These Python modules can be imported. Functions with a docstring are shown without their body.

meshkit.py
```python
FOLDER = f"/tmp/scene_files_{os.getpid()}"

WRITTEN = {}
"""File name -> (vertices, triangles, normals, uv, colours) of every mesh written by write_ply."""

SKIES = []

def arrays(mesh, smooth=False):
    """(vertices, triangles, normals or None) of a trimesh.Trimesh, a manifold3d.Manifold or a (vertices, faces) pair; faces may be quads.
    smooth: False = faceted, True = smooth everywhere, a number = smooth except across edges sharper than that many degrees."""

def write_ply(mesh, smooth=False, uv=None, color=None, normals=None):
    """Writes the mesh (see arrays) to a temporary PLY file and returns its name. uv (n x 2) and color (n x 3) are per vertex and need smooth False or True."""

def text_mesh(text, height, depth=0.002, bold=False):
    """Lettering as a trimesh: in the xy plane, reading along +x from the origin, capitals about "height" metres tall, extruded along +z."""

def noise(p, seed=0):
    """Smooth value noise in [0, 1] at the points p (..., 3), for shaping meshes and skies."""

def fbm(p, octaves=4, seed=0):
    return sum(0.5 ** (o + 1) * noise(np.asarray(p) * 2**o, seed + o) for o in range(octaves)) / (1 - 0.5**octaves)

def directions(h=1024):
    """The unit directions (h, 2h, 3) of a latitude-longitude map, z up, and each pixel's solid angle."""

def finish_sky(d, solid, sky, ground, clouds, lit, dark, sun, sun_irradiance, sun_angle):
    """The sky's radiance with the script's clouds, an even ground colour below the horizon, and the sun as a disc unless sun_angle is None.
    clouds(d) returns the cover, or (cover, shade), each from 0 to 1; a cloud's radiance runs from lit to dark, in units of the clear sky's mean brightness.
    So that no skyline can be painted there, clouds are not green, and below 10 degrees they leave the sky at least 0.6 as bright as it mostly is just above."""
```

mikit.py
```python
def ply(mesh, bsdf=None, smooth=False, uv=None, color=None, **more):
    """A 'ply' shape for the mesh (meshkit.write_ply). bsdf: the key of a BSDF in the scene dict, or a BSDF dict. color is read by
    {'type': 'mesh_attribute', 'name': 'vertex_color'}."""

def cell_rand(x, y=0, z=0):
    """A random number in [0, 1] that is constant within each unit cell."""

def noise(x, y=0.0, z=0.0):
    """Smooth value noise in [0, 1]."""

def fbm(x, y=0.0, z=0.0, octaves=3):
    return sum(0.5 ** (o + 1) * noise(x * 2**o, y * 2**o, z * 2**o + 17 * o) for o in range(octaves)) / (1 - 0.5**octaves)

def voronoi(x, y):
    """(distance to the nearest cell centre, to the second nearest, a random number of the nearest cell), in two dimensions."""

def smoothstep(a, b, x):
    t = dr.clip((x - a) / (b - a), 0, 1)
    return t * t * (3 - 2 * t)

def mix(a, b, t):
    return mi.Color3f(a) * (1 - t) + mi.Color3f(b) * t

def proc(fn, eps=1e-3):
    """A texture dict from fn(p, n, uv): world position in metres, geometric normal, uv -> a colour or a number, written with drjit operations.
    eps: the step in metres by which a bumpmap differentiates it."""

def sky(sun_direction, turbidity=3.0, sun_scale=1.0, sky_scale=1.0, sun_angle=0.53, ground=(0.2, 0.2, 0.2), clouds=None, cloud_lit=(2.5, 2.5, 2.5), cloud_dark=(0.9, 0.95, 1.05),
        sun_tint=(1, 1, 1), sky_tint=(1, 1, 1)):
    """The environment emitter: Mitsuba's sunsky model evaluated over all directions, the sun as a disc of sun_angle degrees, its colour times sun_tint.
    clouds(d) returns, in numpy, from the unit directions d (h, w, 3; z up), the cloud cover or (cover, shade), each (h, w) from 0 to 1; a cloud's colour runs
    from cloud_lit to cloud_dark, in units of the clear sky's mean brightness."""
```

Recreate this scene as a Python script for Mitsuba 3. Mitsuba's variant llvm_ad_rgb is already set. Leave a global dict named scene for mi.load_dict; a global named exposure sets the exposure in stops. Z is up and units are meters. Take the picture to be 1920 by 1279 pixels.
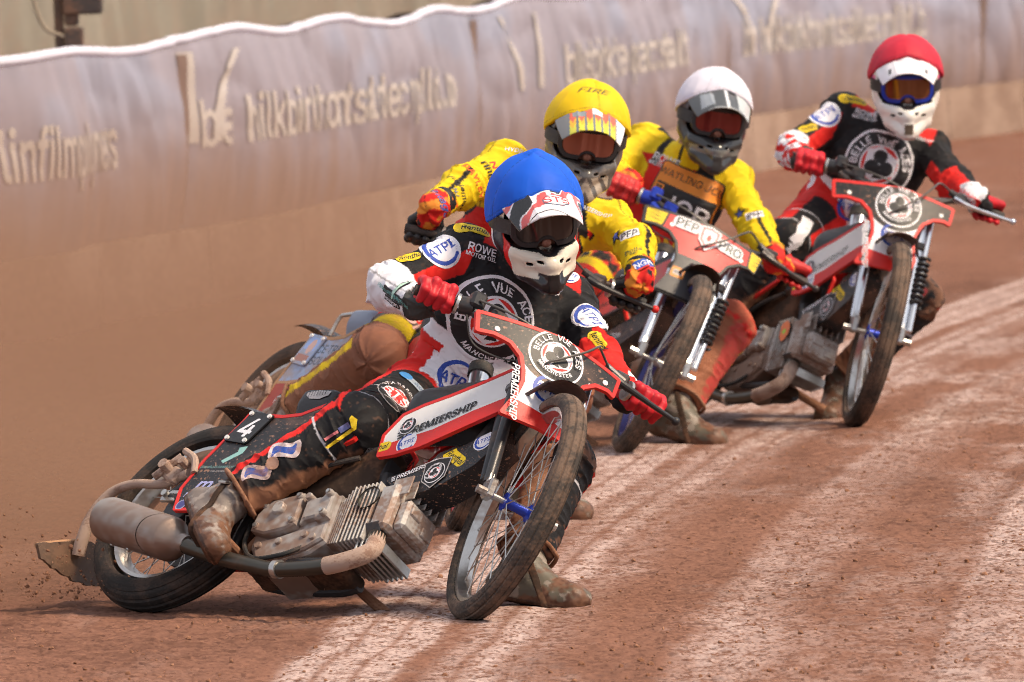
import math, random
import numpy as np
import trimesh, shapely
import scipy.sparse
from shapely import affinity
from shapely.geometry import Polygon, Point, LineString, box as sbox
from shapely.ops import unary_union
import manifold3d as m3
import drjit as dr
import mitsuba as mi
import mikit, meshkit
from mikit import proc, noise, fbm, smoothstep, mix

random.seed(7)
RNG = np.random.default_rng(7)
T = mi.ScalarTransform4f
scene, labels = {}, {}

# ------------------------------------------------------------------ camera, light, exposure
FPX = 21333.0
CAM = np.array([0.0, 0.0, 2.05346])
CAM_F = np.array([0.0, 0.99919, -0.04034])
CAM_U = np.array([0.03915, 0.04031, 0.99842])
scene['camera'] = dict(type='thinlens', fov=2 * math.degrees(math.atan(960 / FPX)), fov_axis='x', aperture_radius=0.0165,
                       focus_distance=32.3, near_clip=1.0, far_clip=400.0,
                       to_world=T().look_at(origin=CAM.tolist(), target=(CAM + CAM_F * 30).tolist(), up=CAM_U.tolist()))
scene['sky'] = mikit.sky((0.62, -0.30, 0.80), turbidity=4, sun_scale=0.62, sun_angle=13, sun_tint=(1.0, 0.97, 0.94),
                         ground=(0.25, 0.16, 0.12), clouds=lambda d: 0.85, cloud_lit=(1.35, 1.35, 1.42))
exposure = 2.5


# ------------------------------------------------------------------ small helpers
def hexc(h):
    h = h.lstrip('#')
    c = np.array([int(h[i:i + 2], 16) / 255 for i in (0, 2, 4)])
    return np.where(c <= 0.04045, c / 12.92, ((c + 0.055) / 1.055) ** 2.4)


def unit(v):
    v = np.asarray(v, float)
    return v / (np.linalg.norm(v) + 1e-12)


def rgb(c):
    return {'type': 'rgb', 'value': [float(x) for x in c]}


def mat(key, base, rough=0.5, metallic=0.0, spec=0.5, clear=0.0, sheen=0.0, bump=None, eps=1e-3, crough=0.1):
    b = {'type': 'principled', 'base_color': base if isinstance(base, dict) else rgb(base), 'roughness': rough, 'specular': spec}
    if metallic: b['metallic'] = metallic
    if clear:
        b['clearcoat'] = clear
        b['clearcoat_gloss'] = 1 - crough
    if sheen: b['sheen'] = sheen
    if bump is not None:
        b = {'type': 'bumpmap', 'arbitrary': proc(bump, eps), 'scale': 1.0, 'bsdf': b}
    scene[key] = {'type': 'twosided', 'bsdf': b}
    return key


def M4(R, t):
    m = np.eye(4)
    m[:3, :3] = R
    m[:3, 3] = t
    return m


def numbered(key):
    if not any(k == key or k.startswith(key + '__') for k in scene) and key not in labels:
        return key
    i = 1
    while True:
        k = '%s_%03d' % (key, i)
        if not any(q == k or q.startswith(k + '__') for q in scene) and k not in labels:
            return k
        i += 1


def put(key, mesh, bsdf, xf=None, smooth=False, color=None, uv=None):
    """One entry of the scene under the next free number of key."""
    key = numbered(key)
    d = dict(mesh) if isinstance(mesh, dict) else mikit.ply(mesh, bsdf, smooth=smooth, color=color, uv=uv)
    if isinstance(mesh, dict) and bsdf is not None:
        d['bsdf'] = {'type': 'ref', 'id': bsdf}
    if xf is not None:
        d['to_world'] = T(np.asarray(xf, float))
    scene[key] = d
    return key


def cat(*ms):
    ms = [m for m in ms if m is not None]
    return trimesh.util.concatenate(ms) if len(ms) > 1 else ms[0]


def tm(v, f):
    return trimesh.Trimesh(np.asarray(v, float), np.asarray(f), process=False)


def cbox(size, c=0.004, center=(0, 0, 0), R=None):
    """A box with chamfered edges."""
    s = np.asarray(size, float) / 2
    c = min(c, s.min() * 0.45)
    pts = []
    for sx in (-1, 1):
        for sy in (-1, 1):
            for sz in (-1, 1):
                p = s * [sx, sy, sz]
                for a in range(3):
                    q = p.copy()
                    for b in range(3):
                        if b != a: q[b] -= c * [sx, sy, sz][b]
                    pts.append(q)
    m = trimesh.convex.convex_hull(np.array(pts))
    v = np.array(m.vertices)
    if R is not None: v = v @ np.asarray(R).T
    return tm(v + np.asarray(center, float), m.faces)


def spline(pts, n=8, closed=False):
    P = np.asarray(pts, float)
    if len(P) < 3: return P
    if closed:
        Q = np.vstack([P[-1], P, P[0], P[1]])
    else:
        Q = np.vstack([2 * P[0] - P[1], P, 2 * P[-1] - P[-2]])
    out = []
    for i in range(1, len(Q) - 2):
        for k in range(n):
            t = k / n
            a, b, c, d = Q[i - 1], Q[i], Q[i + 1], Q[i + 2]
            out.append(0.5 * (2 * b + (c - a) * t + (2 * a - 5 * b + 4 * c - d) * t * t + (3 * b - a - 3 * c + d) * t ** 3))
    if not closed: out.append(P[-1])
    return np.array(out)


def tube(pts, r, n=10, smooth=0, closed=False, cap=True):
    """A round tube along a path; r one radius or one per point; smooth>0 splines the path."""
    P = np.asarray(pts, float)
    r = np.broadcast_to(np.asarray(r, float), (len(P),)).copy()
    if smooth and len(P) > 2:
        R4 = spline(np.column_stack([P, r]), smooth, closed)
        P, r = R4[:, :3], R4[:, 3]
    m = len(P)
    d = np.roll(P, -1, 0) - np.roll(P, 1, 0) if closed else np.gradient(P, axis=0)
    d /= np.linalg.norm(d, axis=1, keepdims=True) + 1e-12
    a = np.cross(d[0], [0, 0, 1.0] if abs(d[0][2]) < 0.9 else [1.0, 0, 0])
    a = unit(a)
    A = []
    for i in range(m):
        a = unit(a - d[i] * (a @ d[i]))
        A.append(a)
    A = np.array(A)
    Bv = np.cross(d, A)
    ang = np.arange(n) * 2 * np.pi / n
    v = P[:, None] + r[:, None, None] * (np.cos(ang)[None, :, None] * A[:, None] + np.sin(ang)[None, :, None] * Bv[:, None])
    v = v.reshape(-1, 3)
    f = []
    for i in range(m if closed else m - 1):
        j = (i + 1) % m
        for k in range(n):
            k2 = (k + 1) % n
            f += [[i * n + k, i * n + k2, j * n + k2], [i * n + k, j * n + k2, j * n + k]]
    if cap and not closed:
        v = np.vstack([v, P[0], P[-1]])
        b = m * n
        for k in range(n):
            k2 = (k + 1) % n
            f += [[b, k2, k], [b + 1, (m - 1) * n + k, (m - 1) * n + k2]]
    return tm(v, f)


def lathe(profile, n=48, axis='y', center=(0, 0, 0)):
    """Revolves a profile of (radius, position along the axis); closed when first and last point agree."""
    p = np.asarray(profile, float)
    ang = np.arange(n) * 2 * np.pi / n
    c, s = np.cos(ang), np.sin(ang)
    m = len(p)
    r, h = p[:, 0][:, None], np.repeat(p[:, 1][:, None], n, 1)
    if axis == 'y':
        v = np.stack([r * c, h, r * s], -1)
    elif axis == 'z':
        v = np.stack([r * c, r * s, h], -1)
    else:
        v = np.stack([h, r * c, r * s], -1)
    f = []
    for i in range(m - 1):
        for k in range(n):
            k2 = (k + 1) % n
            a, b, cc, d = i * n + k, i * n + k2, (i + 1) * n + k2, (i + 1) * n + k
            f += [[a, b, cc], [a, cc, d]]
    M = tm(v.reshape(-1, 3) + np.asarray(center, float), f)
    M.merge_vertices()
    M.update_faces(M.nondegenerate_faces())
    if axis == 'y': M.invert()
    return M


def rot(axis, deg):
    return trimesh.transformations.rotation_matrix(math.radians(deg), axis)[:3, :3]


def frame(z, up=(0, 0, 1)):
    """Columns right, up', normal for a plane facing z."""
    z = unit(z)
    x = unit(np.cross(up, z))
    return np.column_stack([x, np.cross(z, x), z])


def moved(m, R=None, t=(0, 0, 0)):
    v = np.array(m.vertices)
    if R is not None: v = v @ np.asarray(R).T
    return tm(v + np.asarray(t, float), m.faces)


# ------------------------------------------------------------------ smooth solids from distance functions
def d_cap(P, a, b, ra, rb):
    a, b = np.asarray(a, float), np.asarray(b, float)
    ab = b - a
    L = ab @ ab + 1e-12
    t = np.clip((P - a) @ ab / L, 0, 1)
    return np.linalg.norm(P - a - t[:, None] * ab, axis=1) - (ra + (rb - ra) * t)


def d_ell(P, c, r, R=None):
    q = P - np.asarray(c, float)
    if R is not None: q = q @ R
    k = np.linalg.norm(q / r, axis=1)
    k2 = np.linalg.norm(q / np.square(r), axis=1) + 1e-9
    return k * (k - 1) / k2


def d_cyl(P, c, r, h, rad=0.0):
    """Cylinder along y at c, half length h."""
    q = P - np.asarray(c, float)
    a = np.hypot(q[:, 0], q[:, 2]) - r + rad
    b = np.abs(q[:, 1]) - h + rad
    return np.minimum(np.maximum(a, b), 0) + np.hypot(np.maximum(a, 0), np.maximum(b, 0)) - rad


def d_box(P, c, s, rad=0.0, R=None):
    q = P - np.asarray(c, float)
    if R is not None: q = q @ R
    q = np.abs(q) - (np.asarray(s, float) - rad)
    return np.linalg.norm(np.maximum(q, 0), axis=1) + np.minimum(q.max(1), 0) - rad


def smin(a, b, k):
    h = np.clip(0.5 + 0.5 * (b - a) / k, 0, 1)
    return b + (a - b) * h - k * h * (1 - h)


def relax(V, F, rounds=2, lam=0.5, mu=0.53):
    """Taubin smoothing."""
    n = len(V)
    i = np.concatenate([F[:, 0], F[:, 1], F[:, 2], F[:, 1], F[:, 2], F[:, 0]])
    j = np.concatenate([F[:, 1], F[:, 2], F[:, 0], F[:, 0], F[:, 1], F[:, 2]])
    A = scipy.sparse.coo_matrix((np.ones(len(i)), (i, j)), shape=(n, n)).tocsr()
    A.data[:] = 1
    deg = np.maximum(np.asarray(A.sum(1)).ravel(), 1)[:, None]
    for k in range(rounds):
        for s in (lam, -mu):
            V = V + s * (A @ V / deg - V)
    return V


def nets(f, lo, hi, h, B=8):
    """Surface nets of the zero set of f, evaluated only near the surface."""
    lo = np.asarray(lo, float)
    n = (np.ceil((np.asarray(hi, float) - lo) / h / B).astype(int)) * B + 1
    nb = (n - 1) // B
    ci = np.stack(np.meshgrid(*[np.arange(k) for k in nb], indexing='ij'), -1).reshape(-1, 3)
    fc = f(lo + (ci + 0.5) * B * h)
    vol = np.empty(n, np.float32)
    rep = np.where(fc < 0, -1.0, 1.0).reshape(nb)
    vol[:-1, :-1, :-1] = np.repeat(np.repeat(np.repeat(rep, B, 0), B, 1), B, 2)
    vol[-1], vol[:, -1], vol[:, :, -1] = 1, 1, 1
    act = ci[np.abs(fc) < B * h * 1.05]
    loc = np.stack(np.meshgrid(*[np.arange(B + 1)] * 3, indexing='ij'), -1).reshape(-1, 3)
    for s in range(0, len(act), 400):
        g = (act[s:s + 400, None] * B + loc[None]).reshape(-1, 3)
        vol[g[:, 0], g[:, 1], g[:, 2]] = f(lo + g * h)
    inside = vol < 0
    c = [inside[i:n[0] - 1 + i, j:n[1] - 1 + j, k:n[2] - 1 + k] for i in (0, 1) for j in (0, 1) for k in (0, 1)]
    tot = sum(x.astype(np.int8) for x in c)
    cells = np.argwhere((tot > 0) & (tot < 8))
    idx = -np.ones(n - 1, np.int32)
    idx[cells[:, 0], cells[:, 1], cells[:, 2]] = np.arange(len(cells))
    off = np.array([[i, j, k] for i in (0, 1) for j in (0, 1) for k in (0, 1)])
    val = np.stack([vol[cells[:, 0] + o[0], cells[:, 1] + o[1], cells[:, 2] + o[2]] for o in off], 1)
    acc, cnt = np.zeros((len(cells), 3)), np.zeros((len(cells), 1))
    for a in range(8):
        for b in range(a + 1, 8):
            if np.abs(off[a] - off[b]).sum() == 1:
                va, vb = val[:, a], val[:, b]
                x = (va < 0) != (vb < 0)
                t = np.where(x, va / (va - vb + 1e-12), 0)[:, None]
                acc += np.where(x[:, None], off[a] + t * (off[b] - off[a]), 0)
                cnt += x[:, None]
    V = lo + (cells + acc / np.maximum(cnt, 1)) * h
    F = []
    for ax in range(3):
        o = np.eye(3, dtype=int)[ax]
        s0 = inside[:n[0] - o[0], :n[1] - o[1], :n[2] - o[2]]
        s1 = inside[o[0]:, o[1]:, o[2]:]
        e = np.argwhere(s0 != s1)
        b, cc = [(1, 2), (2, 0), (0, 1)][ax]
        e = e[(e[:, b] > 0) & (e[:, cc] > 0) & (e[:, b] < n[b] - 1) & (e[:, cc] < n[cc] - 1)]
        ob, oc = np.eye(3, dtype=int)[b], np.eye(3, dtype=int)[cc]
        q = [idx[tuple((e - x).T)] for x in (0 * ob, ob, ob + oc, oc)]
        q = np.stack(q, 1)
        fl = s0[tuple(e.T)]
        q[~fl] = q[~fl][:, ::-1]
        F.append(q)
    F = np.vstack(F)
    F = F[(F >= 0).all(1)]
    m = tm(V, np.vstack([F[:, [0, 1, 2]], F[:, [0, 2, 3]]]))
    return tm(relax(np.array(m.vertices), m.faces), m.faces)


def normals(m):
    n = np.zeros_like(m.vertices)
    v, f = np.array(m.vertices), np.array(m.faces)
    fn = np.cross(v[f[:, 1]] - v[f[:, 0]], v[f[:, 2]] - v[f[:, 0]])
    for k in range(3): np.add.at(n, f[:, k], fn)
    return n / (np.linalg.norm(n, axis=1, keepdims=True) + 1e-12)


# ------------------------------------------------------------------ flat prints: layers of (shape, colour)
def tri2d(g, step=None):
    """Triangles of a shapely shape or of a ready (vertices, faces) pair."""
    if isinstance(g, tuple):
        v, f = g
        v = np.asarray(v, float)
    else:
        vs, fs, at = [], [], 0
        for p in getattr(g, 'geoms', [g]):
            if p.is_empty or p.geom_type != 'Polygon' or p.area < 1e-9: continue
            v, f = trimesh.creation.triangulate_polygon(p, engine='earcut')
            vs.append(v); fs.append(f + at); at += len(v)
        if not vs: return np.zeros((0, 2)), np.zeros((0, 3), int)
        v, f = np.vstack(vs), np.vstack(fs)
    v3 = np.column_stack([v, np.zeros(len(v))])
    if step:
        v3, f = trimesh.remesh.subdivide_to_size(v3, f, step, max_iter=12)
    v, f = v3[:, :2], np.asarray(f)
    a = v[f[:, 1]] - v[f[:, 0]]
    b = v[f[:, 2]] - v[f[:, 0]]
    neg = a[:, 0] * b[:, 1] - a[:, 1] * b[:, 0] < 0
    f = f.copy()
    f[neg] = f[neg][:, ::-1]
    return v, f


_TXT = {}


def text2d(s, h, align='c', bold=True, slant=0.0, wide=1.0, at=(0, 0), ang=0.0):
    """Lettering as (vertices, faces) in the plane, capitals h tall, centred on its cap height."""
    key = (s, bold)
    if key not in _TXT:
        m = meshkit.text_mesh(s, 1.0, 0.01, bold)
        k = m.face_normals[:, 2] > 0.5
        f = m.faces[k]
        u, inv = np.unique(f, return_inverse=True)
        _TXT[key] = (np.array(m.vertices)[u][:, :2], inv.reshape(-1, 3))
    v, f = _TXT[key]
    v = v.copy()
    x0, x1 = v[:, 0].min(), v[:, 0].max()
    v[:, 0] -= {'c': (x0 + x1) / 2, 'l': x0, 'r': x1}[align]
    v[:, 1] -= 0.5
    v = np.column_stack([(v[:, 0] + slant * v[:, 1]) * wide, v[:, 1]]) * h
    c, s_ = math.cos(ang), math.sin(ang)
    return v @ np.array([[c, s_], [-s_, c]]) + np.asarray(at, float), f


def arc_text(s, radius, h, mid, spread, top=True):
    """Letters along a circle; angles in degrees, counted from +x counterclockwise."""
    out = []
    n = len(s)
    for i, ch in enumerate(s):
        if ch == ' ': continue
        k = (i - (n - 1) / 2) / max(n - 1, 1) * spread
        a = math.radians(mid - k if top else mid + k)
        out.append(text2d(ch, h, at=(radius * math.cos(a), radius * math.sin(a)), ang=a - math.pi / 2 if top else a + math.pi / 2))
    return out


def ell(w, h=None, at=(0, 0), n=40):
    a = np.linspace(0, 2 * np.pi, n, endpoint=False)
    return Polygon(np.column_stack([at[0] + w * np.cos(a), at[1] + (h or w) * np.sin(a)]))


def rrect(w, h, r, at=(0, 0)):
    return sbox(at[0] - w / 2 + r, at[1] - h / 2 + r, at[0] + w / 2 - r, at[1] + h / 2 - r).buffer(r, quad_segs=4)


def place2(layers, at=(0, 0), ang=0.0, s=1.0):
    out = []
    c, q = math.cos(ang), math.sin(ang)
    for g, col in layers:
        if isinstance(g, tuple):
            v = np.asarray(g[0]) * s @ np.array([[c, q], [-q, c]]) + np.asarray(at)
            out.append(((v, g[1]), col))
        else:
            out.append((affinity.affine_transform(g, [c * s, -q * s, q * s, c * s, at[0], at[1]]), col))
    return out


def print_mesh(layers, mapping, step=0.012, off=0.0008, gap=0.0005):
    """Layers laid on a surface by mapping(u, v, w) -> points (rows that are not a number are dropped)."""
    V, F, Cc, at = [], [], [], 0
    for i, (g, col) in enumerate(layers):
        v, f = tri2d(g, step)
        if not len(f): continue
        X = mapping(v[:, 0], v[:, 1], np.full(len(v), off + gap * i))
        ok = np.isfinite(X).all(1)
        f = f[ok[f].all(1)]
        if not len(f): continue
        X = np.where(ok[:, None], X, 0)
        V.append(X); F.append(f + at); Cc.append(np.repeat(np.asarray(col, float)[None], len(X), 0))
        at += len(X)
    V, F, Cc = np.vstack(V), np.vstack(F), np.vstack(Cc)
    u, inv = np.unique(F, return_inverse=True)
    return tm(V[u], inv.reshape(-1, 3)), Cc[u]


def on_mesh(mesh, o, n, up, reach=0.12):
    """A mapping that lays a print on a mesh: plane at o facing n, dropped along -n. Also returns nothing where it misses."""
    Fr = frame(n, up)
    o = np.asarray(o, float)
    caster = mesh.ray

    def fn(u, v, w):
        P = o + np.outer(u, Fr[:, 0]) + np.outer(v, Fr[:, 1]) + Fr[:, 2] * reach
        loc, ir, it = caster.intersects_location(P, np.repeat(-Fr[:, 2][None], len(P), 0), multiple_hits=False)
        X = np.full((len(P), 3), np.nan)
        nn = mesh.face_normals[it]
        good = nn @ Fr[:, 2] > 0.12
        dep = (P[ir] - loc) @ Fr[:, 2]
        good &= dep < 2 * reach
        X[ir[good]] = loc[good] + Fr[:, 2] * w[ir[good]][:, None] + nn[good] * w[ir[good]][:, None]
        return X
    return fn


# colours of cloth, print and paint (base colours)
BLACK = np.array([0.012, 0.012, 0.014])
WHITE = np.array([0.74, 0.73, 0.78])
RED = np.array([0.62, 0.018, 0.014])
YELLOW = np.array([0.70, 0.50, 0.008])
BLUE = np.array([0.02, 0.06, 0.36])
ORANGE = np.array([0.70, 0.24, 0.03])
MUD = np.array([0.20, 0.095, 0.055])
MUD2 = np.array([0.32, 0.17, 0.11])
GREYW = np.array([0.45, 0.42, 0.42])


def club(r=0.36):
    c = r * 0.56
    g = unary_union([Point(0, c).buffer(c * 0.92), Point(-c * 0.95, -c * 0.45).buffer(c * 0.92), Point(c * 0.95, -c * 0.45).buffer(c * 0.92),
                     Polygon([(-c * .3, 0), (c * .3, 0), (c * .28, -c), (c * .7, -c * 1.75), (-c * .7, -c * 1.75), (-c * .28, -c)])])
    return g


def crest(R, small=False):
    """The round club badge: white rim, black ring with lettering, red segments and a black club."""
    L = [(ell(1.0, n=64), WHITE), (ell(0.93, n=64), BLACK), (ell(0.585, n=48), WHITE), (ell(0.53, n=48), RED)]
    tri = Polygon([(0.54 * math.cos(math.radians(a)), 0.54 * math.sin(math.radians(a))) for a in (-28, 18, 92, 138, 212, 258)])
    L.append((tri.intersection(ell(0.535, n=48)), WHITE))
    L.append((club(0.40), BLACK))
    L += [(t, WHITE) for t in arc_text('BELLE VUE ACES', 0.755, 0.20, 90, 178)]
    L += [(t, WHITE) for t in arc_text('MANCHESTER', 0.755, 0.13, 270, 92, top=False)]
    return place2(L, s=R)


def swirl(R, word, ink=BLUE, tail=None):
    """White disc with an open blue ring and a word across it."""
    a = np.radians(np.linspace(60, 320, 40))
    w = 0.06 + 0.05 * np.sin(np.linspace(0, np.pi, 40))
    ring = Polygon(np.vstack([np.column_stack([np.cos(a), np.sin(a)]) * (0.88), (np.column_stack([np.cos(a), np.sin(a)]) * (0.88 - 2 * w)[:, None])[::-1]]))
    L = [(ell(1.0, n=48), WHITE), (ring, ink), (text2d(word, 0.46, slant=0.15), ink)]
    return place2(L, s=R)


def bare_swirl(R, word, ink=BLUE):
    return swirl(R, word, ink)[1:]


def tab(w, h, word, fill=YELLOW, ink=BLACK, r=0.3):
    """A bone shaped yellow sponsor tab with script lettering."""
    g = unary_union([rrect(w, h * 0.72, h * r), ell(h * 0.62, h * 0.56, (-w * 0.36, 0))])
    return [(g, fill), (text2d(word, h * 0.46, slant=0.35, at=(0.04 * w, 0), wide=.95), ink)]


def bars_word(word, h, col):
    L = [(text2d(word, h, slant=0.25), col)]
    w = np.ptp(L[0][0][0][:, 0]) / 2
    for k in range(3):
        L.append((sbox(-w - h * 1.1, -h / 2 + k * h * 0.38, -w - h * 0.25, -h / 2 + k * h * 0.38 + h * 0.22), col))
    return L

# ------------------------------------------------------------------ materials
VC = {'type': 'mesh_attribute', 'name': 'vertex_color'}
SOIL_D, SOIL_M, SOIL_P = (0.062, 0.029, 0.020), (0.152, 0.075, 0.052), (0.345, 0.268, 0.250)


def track_x(y):
    """Centre line (x at depth y) of the racing line that the ruts follow."""
    k = y - 29.4
    return -0.52 + 0.0585 * k + 0.00225 * k * k


def soil(p, n, uv):
    k = p.y - 29.4
    q = p.x - (-0.52 + 0.0585 * k + 0.00225 * k * k)
    big = fbm(p.x * 1.3, p.y * 0.45, 3.0, octaves=3)
    streak = fbm(q * 5.5, p.y * 0.16, 7.0, octaves=4)
    patch = fbm(p.x * 4.0, p.y * 1.1, 11.0, octaves=4)
    fine = fbm(p.x * 26, p.y * 13, 5.0, octaves=3)
    grain = noise(p.x * 120, p.y * 45, 2.0)
    # swept dry lane: two pale bands with dark tyre lines, fading out along its edges
    wob = q + 0.03 * (noise(p.y * 1.3, 3.0, 1.0) - 0.5)
    b1 = smoothstep(-0.17, -0.09, wob) * (1 - smoothstep(0.13, 0.21, wob))
    b2 = 0.60 * smoothstep(0.23, 0.30, wob) * (1 - smoothstep(0.40, 0.66, wob))
    b3 = 0.40 * smoothstep(0.86, 0.92, wob) * (1 - smoothstep(1.05, 1.25, wob)) + 0.7 * smoothstep(1.56, 1.62, wob) * (1 - smoothstep(1.75, 1.95, wob))
    band = b1 + b2 + b3
    lines = dr.exp(-dr.square((wob + 0.03) / 0.012)) + dr.exp(-dr.square((wob - 0.075) / 0.010)) + dr.exp(-dr.square((wob - 0.34) / 0.014)) + 0.8 * dr.exp(-dr.square((wob - 0.47) / 0.02)) \
        + 0.6 * dr.exp(-dr.square((wob + 0.26) / 0.02)) + 0.5 * dr.exp(-dr.square((wob - 0.72) / 0.025))
    far = smoothstep(33.0, 44.0, p.y)
    tex = 0.40 * streak + 0.38 * patch + 0.22 * fine
    pale = band * (0.50 + 0.50 * smoothstep(0.28, 0.56, tex)) + (0.24 + 0.36 * far) * smoothstep(0.47, 0.66, tex) * smoothstep(-0.5, 0.1, q) + 0.10 * smoothstep(0.5, 0.7, patch)
    chalk = dr.exp(-dr.square((wob + 0.118) / 0.020)) + dr.exp(-dr.square((wob - 0.165) / 0.016)) + 0.8 * dr.exp(-dr.square((wob - 0.40) / 0.022)) + 0.6 * dr.exp(-dr.square((wob - 0.98) / 0.03))
    pale = pale + 0.55 * chalk * (0.4 + 0.6 * smoothstep(0.35, 0.6, streak))
    pale = dr.clip(pale, 0, 1) * (1 - 0.7 * dr.clip(lines, 0, 1) * (0.35 + 0.65 * smoothstep(0.25, 0.5, streak)))
    dark = smoothstep(0.48, 0.72, 0.55 * big + 0.45 * fine) * (1 - pale)
    c = mix(SOIL_M, SOIL_D, 0.6 * dark)
    c = mix(c, SOIL_P, 0.80 * pale * smoothstep(0.18, 0.6, grain * 0.5 + fine * 0.5))
    c = c * (0.74 + 0.52 * (0.5 * grain + 0.5 * fine))
    pit = dr.maximum(smoothstep(0.80, 0.88, noise(p.x * 42, p.y * 22, 9.0)), smoothstep(0.77, 0.85, noise(p.x * 85, p.y * 38, 19.0)))
    return mix(c, SOIL_D, 0.55 * pit)


def soil_bump(p, n, uv):
    return 0.007 * fbm(p.x * 30, p.y * 16, 1.0, octaves=4) + 0.003 * noise(p.x * 160, p.y * 60, 4.0)


mat('m_soil', proc(soil), rough=0.95, spec=0.1, bump=soil_bump, eps=3e-3)


def worn(base, dirt, f=14.0, lo=0.45, hi=0.7, amt=0.8):
    base, dirt = tuple(map(float, base)), tuple(map(float, dirt))

    def fn(p, n, uv):
        a = fbm(p.x * f, p.y * f, p.z * f, octaves=4)
        b = noise(p.x * f * 9, p.y * f * 9, p.z * f * 9)
        return mix(base, dirt, amt * smoothstep(lo, hi, 0.75 * a + 0.25 * b))
    return proc(fn)


def specked(base, dirt, f=95.0, thr=0.86):
    base, dirt = tuple(map(float, base)), tuple(map(float, dirt))

    def fn(p, n, uv):
        s = smoothstep(thr, thr + 0.05, noise(p.x * f, p.y * f, p.z * f))
        s2 = smoothstep(thr - 0.04, thr + 0.02, noise(p.x * f * 2.7, p.y * f * 2.7, p.z * f * 2.7 + 5))
        a = smoothstep(0.5, 0.8, fbm(p.x * 9, p.y * 9, p.z * 9, octaves=3))
        return mix(base, dirt, dr.maximum(dr.maximum(s * 0.8, s2 * 0.6), 0.35 * a))
    return proc(fn)


def relief(f, a):
    return lambda p, n, uv: a * fbm(p.x * f, p.y * f, p.z * f, octaves=3)


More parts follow.
